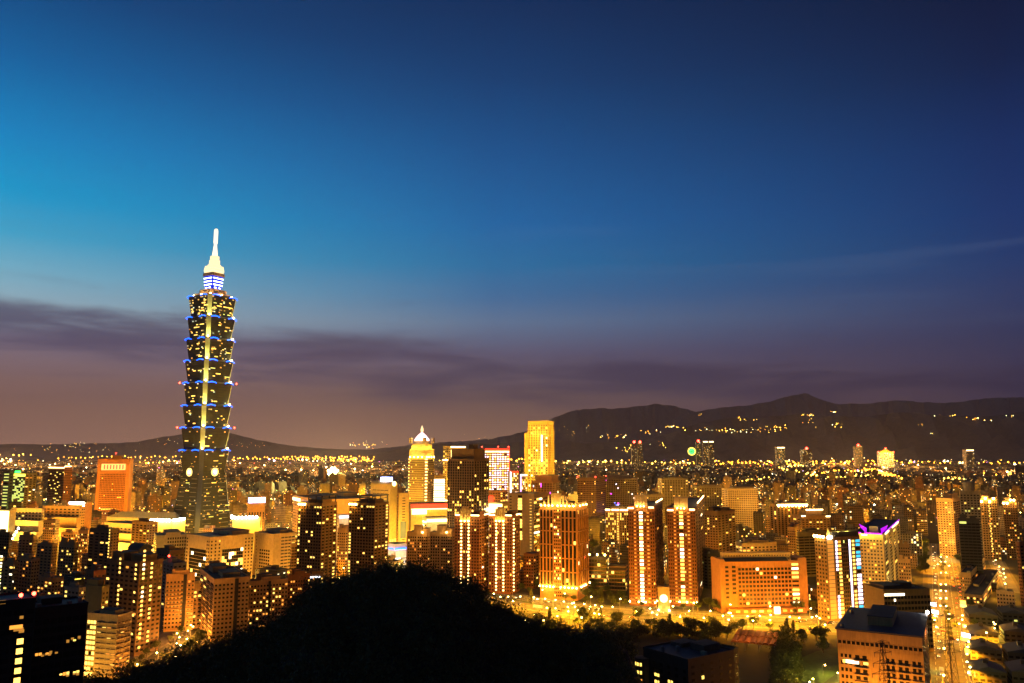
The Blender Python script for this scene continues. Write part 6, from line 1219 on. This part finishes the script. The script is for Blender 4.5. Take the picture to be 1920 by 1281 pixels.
# stadium floodlight
p = at(625, 885, 2650); r = thing('stadium_floodlight', 'dazzling stadium floodlight mast above dark trees', 'floodlight', (p.x, p.y, 0)); q = MB(); q.cyl(0, 0, [(0, 1.2), (p.z, .7)], 8); q.build('mast', ['metal'], r)
q = MB(); q.box(-12, 12, -1, 1, p.z - 9, p.z + 9); hd = q.build('lamp_rack', ['steel_dark'], r)
for i in range(13):
    rr_ = 0 if i == 0 else (9 if i < 6 else 15); an_ = i * 2.4; fixture(hd, (rr_ * math.cos(an_), -4, p.z + rr_ * .8 * math.sin(an_)), 4.2, 'lamp_stadium', 'lamp')
light(r, (0, -12, p.z), 4000000, (1, .9, .28), 4)
# lamps of the middle city, each a street lamp of its own
mid = []; rl = random.Random(3)
for _ in range(4000):
    if len(mid) >= 195: break
    y = 900 + 2500 * rl.random() ** 1.1; x = rl.uniform(-.64, .64) * y
    if any(math.hypot(x - a, y - b_) < r_ + 3 for a, b_, r_ in placed) or hits_building(x, y, 3) or any(math.hypot(x - a, y - b_) < 48 + y * .03 for a, b_ in mid) or knoll(x, y) > 1: continue
    px, py = proj(x, y, 10); xi, yi = int(px / 4), int(py / 4)
    if not (0 <= xi < 490 and 0 <= yi < 330): continue
    mid.append((x, y))
zn = {}
for x, y in mid: zn.setdefault(min(range(len(LAND)), key=lambda i_: abs(LAND[i_][0] - proj(x, y, 10)[0])), []).append((x, y))
for i, ps in zn.items():
    for k, (x, y) in enumerate(sorted(ps, key=lambda p_: p_[1])): lamp(x, y, f'orange street lamp in line with {LAND[i][1]}, {ordn(k)} nearest there', 'street lamps of the middle city', 110000 * (y / 1200) ** 1.2 * (.75 if i > 12 and y > 1200 else 1), None, 1.0 + .5 * (y > 1600))
# masts added so that their light makes the far haze glow
rm = random.Random(9); nm_ = {}
for k in range(64):
    px = rm.choice((rm.uniform(0, 330), rm.uniform(430, 820), rm.uniform(430, 820), rm.uniform(1040, 1920), rm.uniform(1440, 1720))); D = rm.uniform(3600, 12500); p = at(px, 850, D)
    zone = min(range(len(LAND)), key=lambda i_: abs(LAND[i_][0] - px)); nm_.setdefault(zone, []).append((D, p.x))
for zone, ps in nm_.items():
    for k, (D, x) in enumerate(sorted(ps)):
        r = thing('added_glow_mast', f'added far glow mast in line with {LAND[zone][1]}, {ordn(k)} nearest there', 'added light mast', (x, D, 0), 0, 'added glow masts of the far city')
        q = MB(); q.cyl(0, 0, [(0, 1), (42, .5)], 6); q.build('mast', ['metal'], r); q = MB(); q.cyl(0, 0, [(41, 2.5), (43, 4), (44.5, 4), (46, 1.5)], 8); q.build('lamp_head', ['lamp_glow'], r); light(r, (0, 0, 52), 2200000 if zone < 10 else 1300000, (1, .45, .1), 2)
for r, pw, col in L_:
    if r['group'] in DOWN: downlight(r, (2.2, 0, 9.4), pw * (8 if 'avenue' not in r['group'] else 17), (1, .42, .008) if 'boulevard' in r['group'] else (1, .34, .005)); 'avenue' in r['group'] or light(r, (2.2, 0, 9.2), pw * .2 if 'kerb' not in r['group'] else pw * .06, col, .5)
    else: light(r, (2.2, 0, 9.2), pw, col, .5)
# lit shop signs down the right side of the avenue
for k, (a, b_, w_, mt) in enumerate(((1040, 250, 7, 'ring_glow'), (1035, 200, 6, 'yellow_strip'), (1060, 520, 4, 'ring_glow'), (1075, 640, 8, 'led_white'), (1060, 690, 7, 'yellow_strip'), (1130, 735, 5, 'ring_glow'), (1110, 790, 5, 'yellow_strip'), (1095, 850, 4, 'yellow_strip'), (1140, 1075, 4, 'ring_glow'), (1150, 1150, 5, 'ring_glow'), (640, 230, 6, 'led_white'), (665, 330, 7, 'led_white'), (640, 430, 5, 'yellow_strip'))):
    p = gp(1660 + a / 7.115, 1101 + b_ / 7.115, 5); r = thing('shop_sign', f'{ordn(k if a > 900 else k - 10)} glowing shop sign {"at the right kerb" if a > 900 else "at the left kerb"} of the avenue, counting nearer', 'sign', (p.x, p.y, 0), R(-70), 'shop signs along the avenue')
    q = MB(); q.box(-w_ / 2, w_ / 2, -.2, .2, 3.4, 6.4); q.build('lit_panel', [mt], r)
    for s in (-1, 1): q = MB(); q.box(s * w_ * .4 - .15, s * w_ * .4 + .15, -.15, .15, 0, 3.4); q.build('post', ['metal'], r)
# ------------------------------------------------------------------ traffic
def car_proto(name, label, paint, bus=False):
    r = thing(name, label, 'bus' if bus else 'car'); L2, W2, H2 = (5.5, 1.25, 3.0) if bus else (2.2, .9, 1.42)
    q = MB()
    if bus: q.box(-L2, L2, -W2, W2, .45, H2)
    else:
        P_ = [(-2.2, .45), (2.2, .45), (2.2, .8), (1.2, .95), (-1.9, .98), (-2.2, .9)]; q.loft([[(x, y, z) for x, z in P_] for y in (W2, -W2)]); P_ = [(1.0, .96), (.35, 1.42), (-1.1, 1.42), (-1.75, .98)]; q.loft([[(x, y * .86, z) for x, z in P_] for y in (W2, -W2)])
    q.build('body', [paint], r); q = MB()
    if bus: q.box(-L2 + .3, L2 - .2, -W2 - .02, W2 + .02, 1.5, 2.5)
    else: q.box(-1.3, .55, -W2 * .87, W2 * .87, 1.02, 1.34)
    q.build('window', [TONE['g'] if bus else 'glass'], r)
    for x in (-L2 * .62, L2 * .62):
        for y in (-W2, W2):
            q = MB(); n = 10; q.loft([[(x + .36 * math.cos(2 * math.pi * i / n), y + d_, .36 + .36 * math.sin(2 * math.pi * i / n)) for i in range(n)] for d_ in (.1, -.1)]); q.build('wheel', ['rubber'], r)
    for y in (-W2 * .7, W2 * .7):
        q = MB(); q.box(L2 - .02, L2 + .1, y - .22, y + .22, .6, .85); q.build('headlight', ['head'], r); q = MB(); q.box(-L2 - .1, -L2 + .02, y - .22, y + .22, .65, .9); q.build('taillight', ['tail'], r)
    return r
CARS = [car_proto('parked_car', '', 'car_white'), car_proto('parked_car', '', 'car_dark'), car_proto('parked_car', '', 'car_red'), car_proto('taxi', '', 'car_yellow'), car_proto('city_bus', '', 'car_white', True)]
cn = ['white car', 'dark car', 'red car', 'yellow taxi', 'white bus']; cu = set(); cc = {}
def drive(pts, off, step, desc, fwd, st=0):
    P_ = along(pts, step, off, st); last = None
    for i, p in enumerate(P_[:-1]):
        p = (p[0] + random.uniform(-1, 1), p[1] + random.uniform(-1, 1))
        if not inview(p, 1, 0) or knoll(*p) > 3 or random.random() < .35: continue
        px, py = proj(p[0], p[1], 1)
        if any(q_[4] < p[1] and q_[0] < px < q_[1] and py > q_[2] for q_ in RECTS): continue
        k = random.choices(range(5), (4, 4, 1, 3, .6))[0]; an = math.atan2(P_[i + 1][1] - p[1], P_[i + 1][0] - p[0]) + (0 if fwd else math.pi)
        j = cc.get((desc, k), 0); cc[(desc, k)] = j + 1; lab = f'{ordn(j)} {cn[k]} in the {desc}'
        if k not in cu: cu.add(k); r = CARS[k]; r.location = (*p, .215); r.rotation_euler = (0, 0, an); r['label'] = lab
        else: r = copy_tree(CARS[k], (*p, .215), an, lab)
        r['group'] = 'cars on the roads'
drive(BOUL, 14, 21, 'far lane of the boulevard, counted from the knoll', True); drive(BOUL, 7, 26, 'inner far lane of the boulevard, counted from the knoll', True, 9); drive(BOUL, -14, 22, 'near lane of the boulevard, counted from the knoll', False, 4); drive(AVEN, 9, 26, 'left lane of the avenue, counted from the viewer', False); drive(AVEN, -9, 28, 'right lane of the avenue, counted from the viewer', True, 5); drive(AVEN, -14, 26, 'outer right lane of the avenue, counted from the viewer', True, 2); drive(SIDE, 3, 14, 'short right street, counted from the viewer', False)
for k, r in enumerate(CARS):
    if k not in cu:
        for c_ in list(r.children): bpy.data.objects.remove(c_)
        bpy.data.objects.remove(r)
print('objects', len(bpy.data.objects), 'lights', sum(o.type == 'LIGHT' for o in bpy.data.objects), 'lamps', nl[0], 'trees', NT)
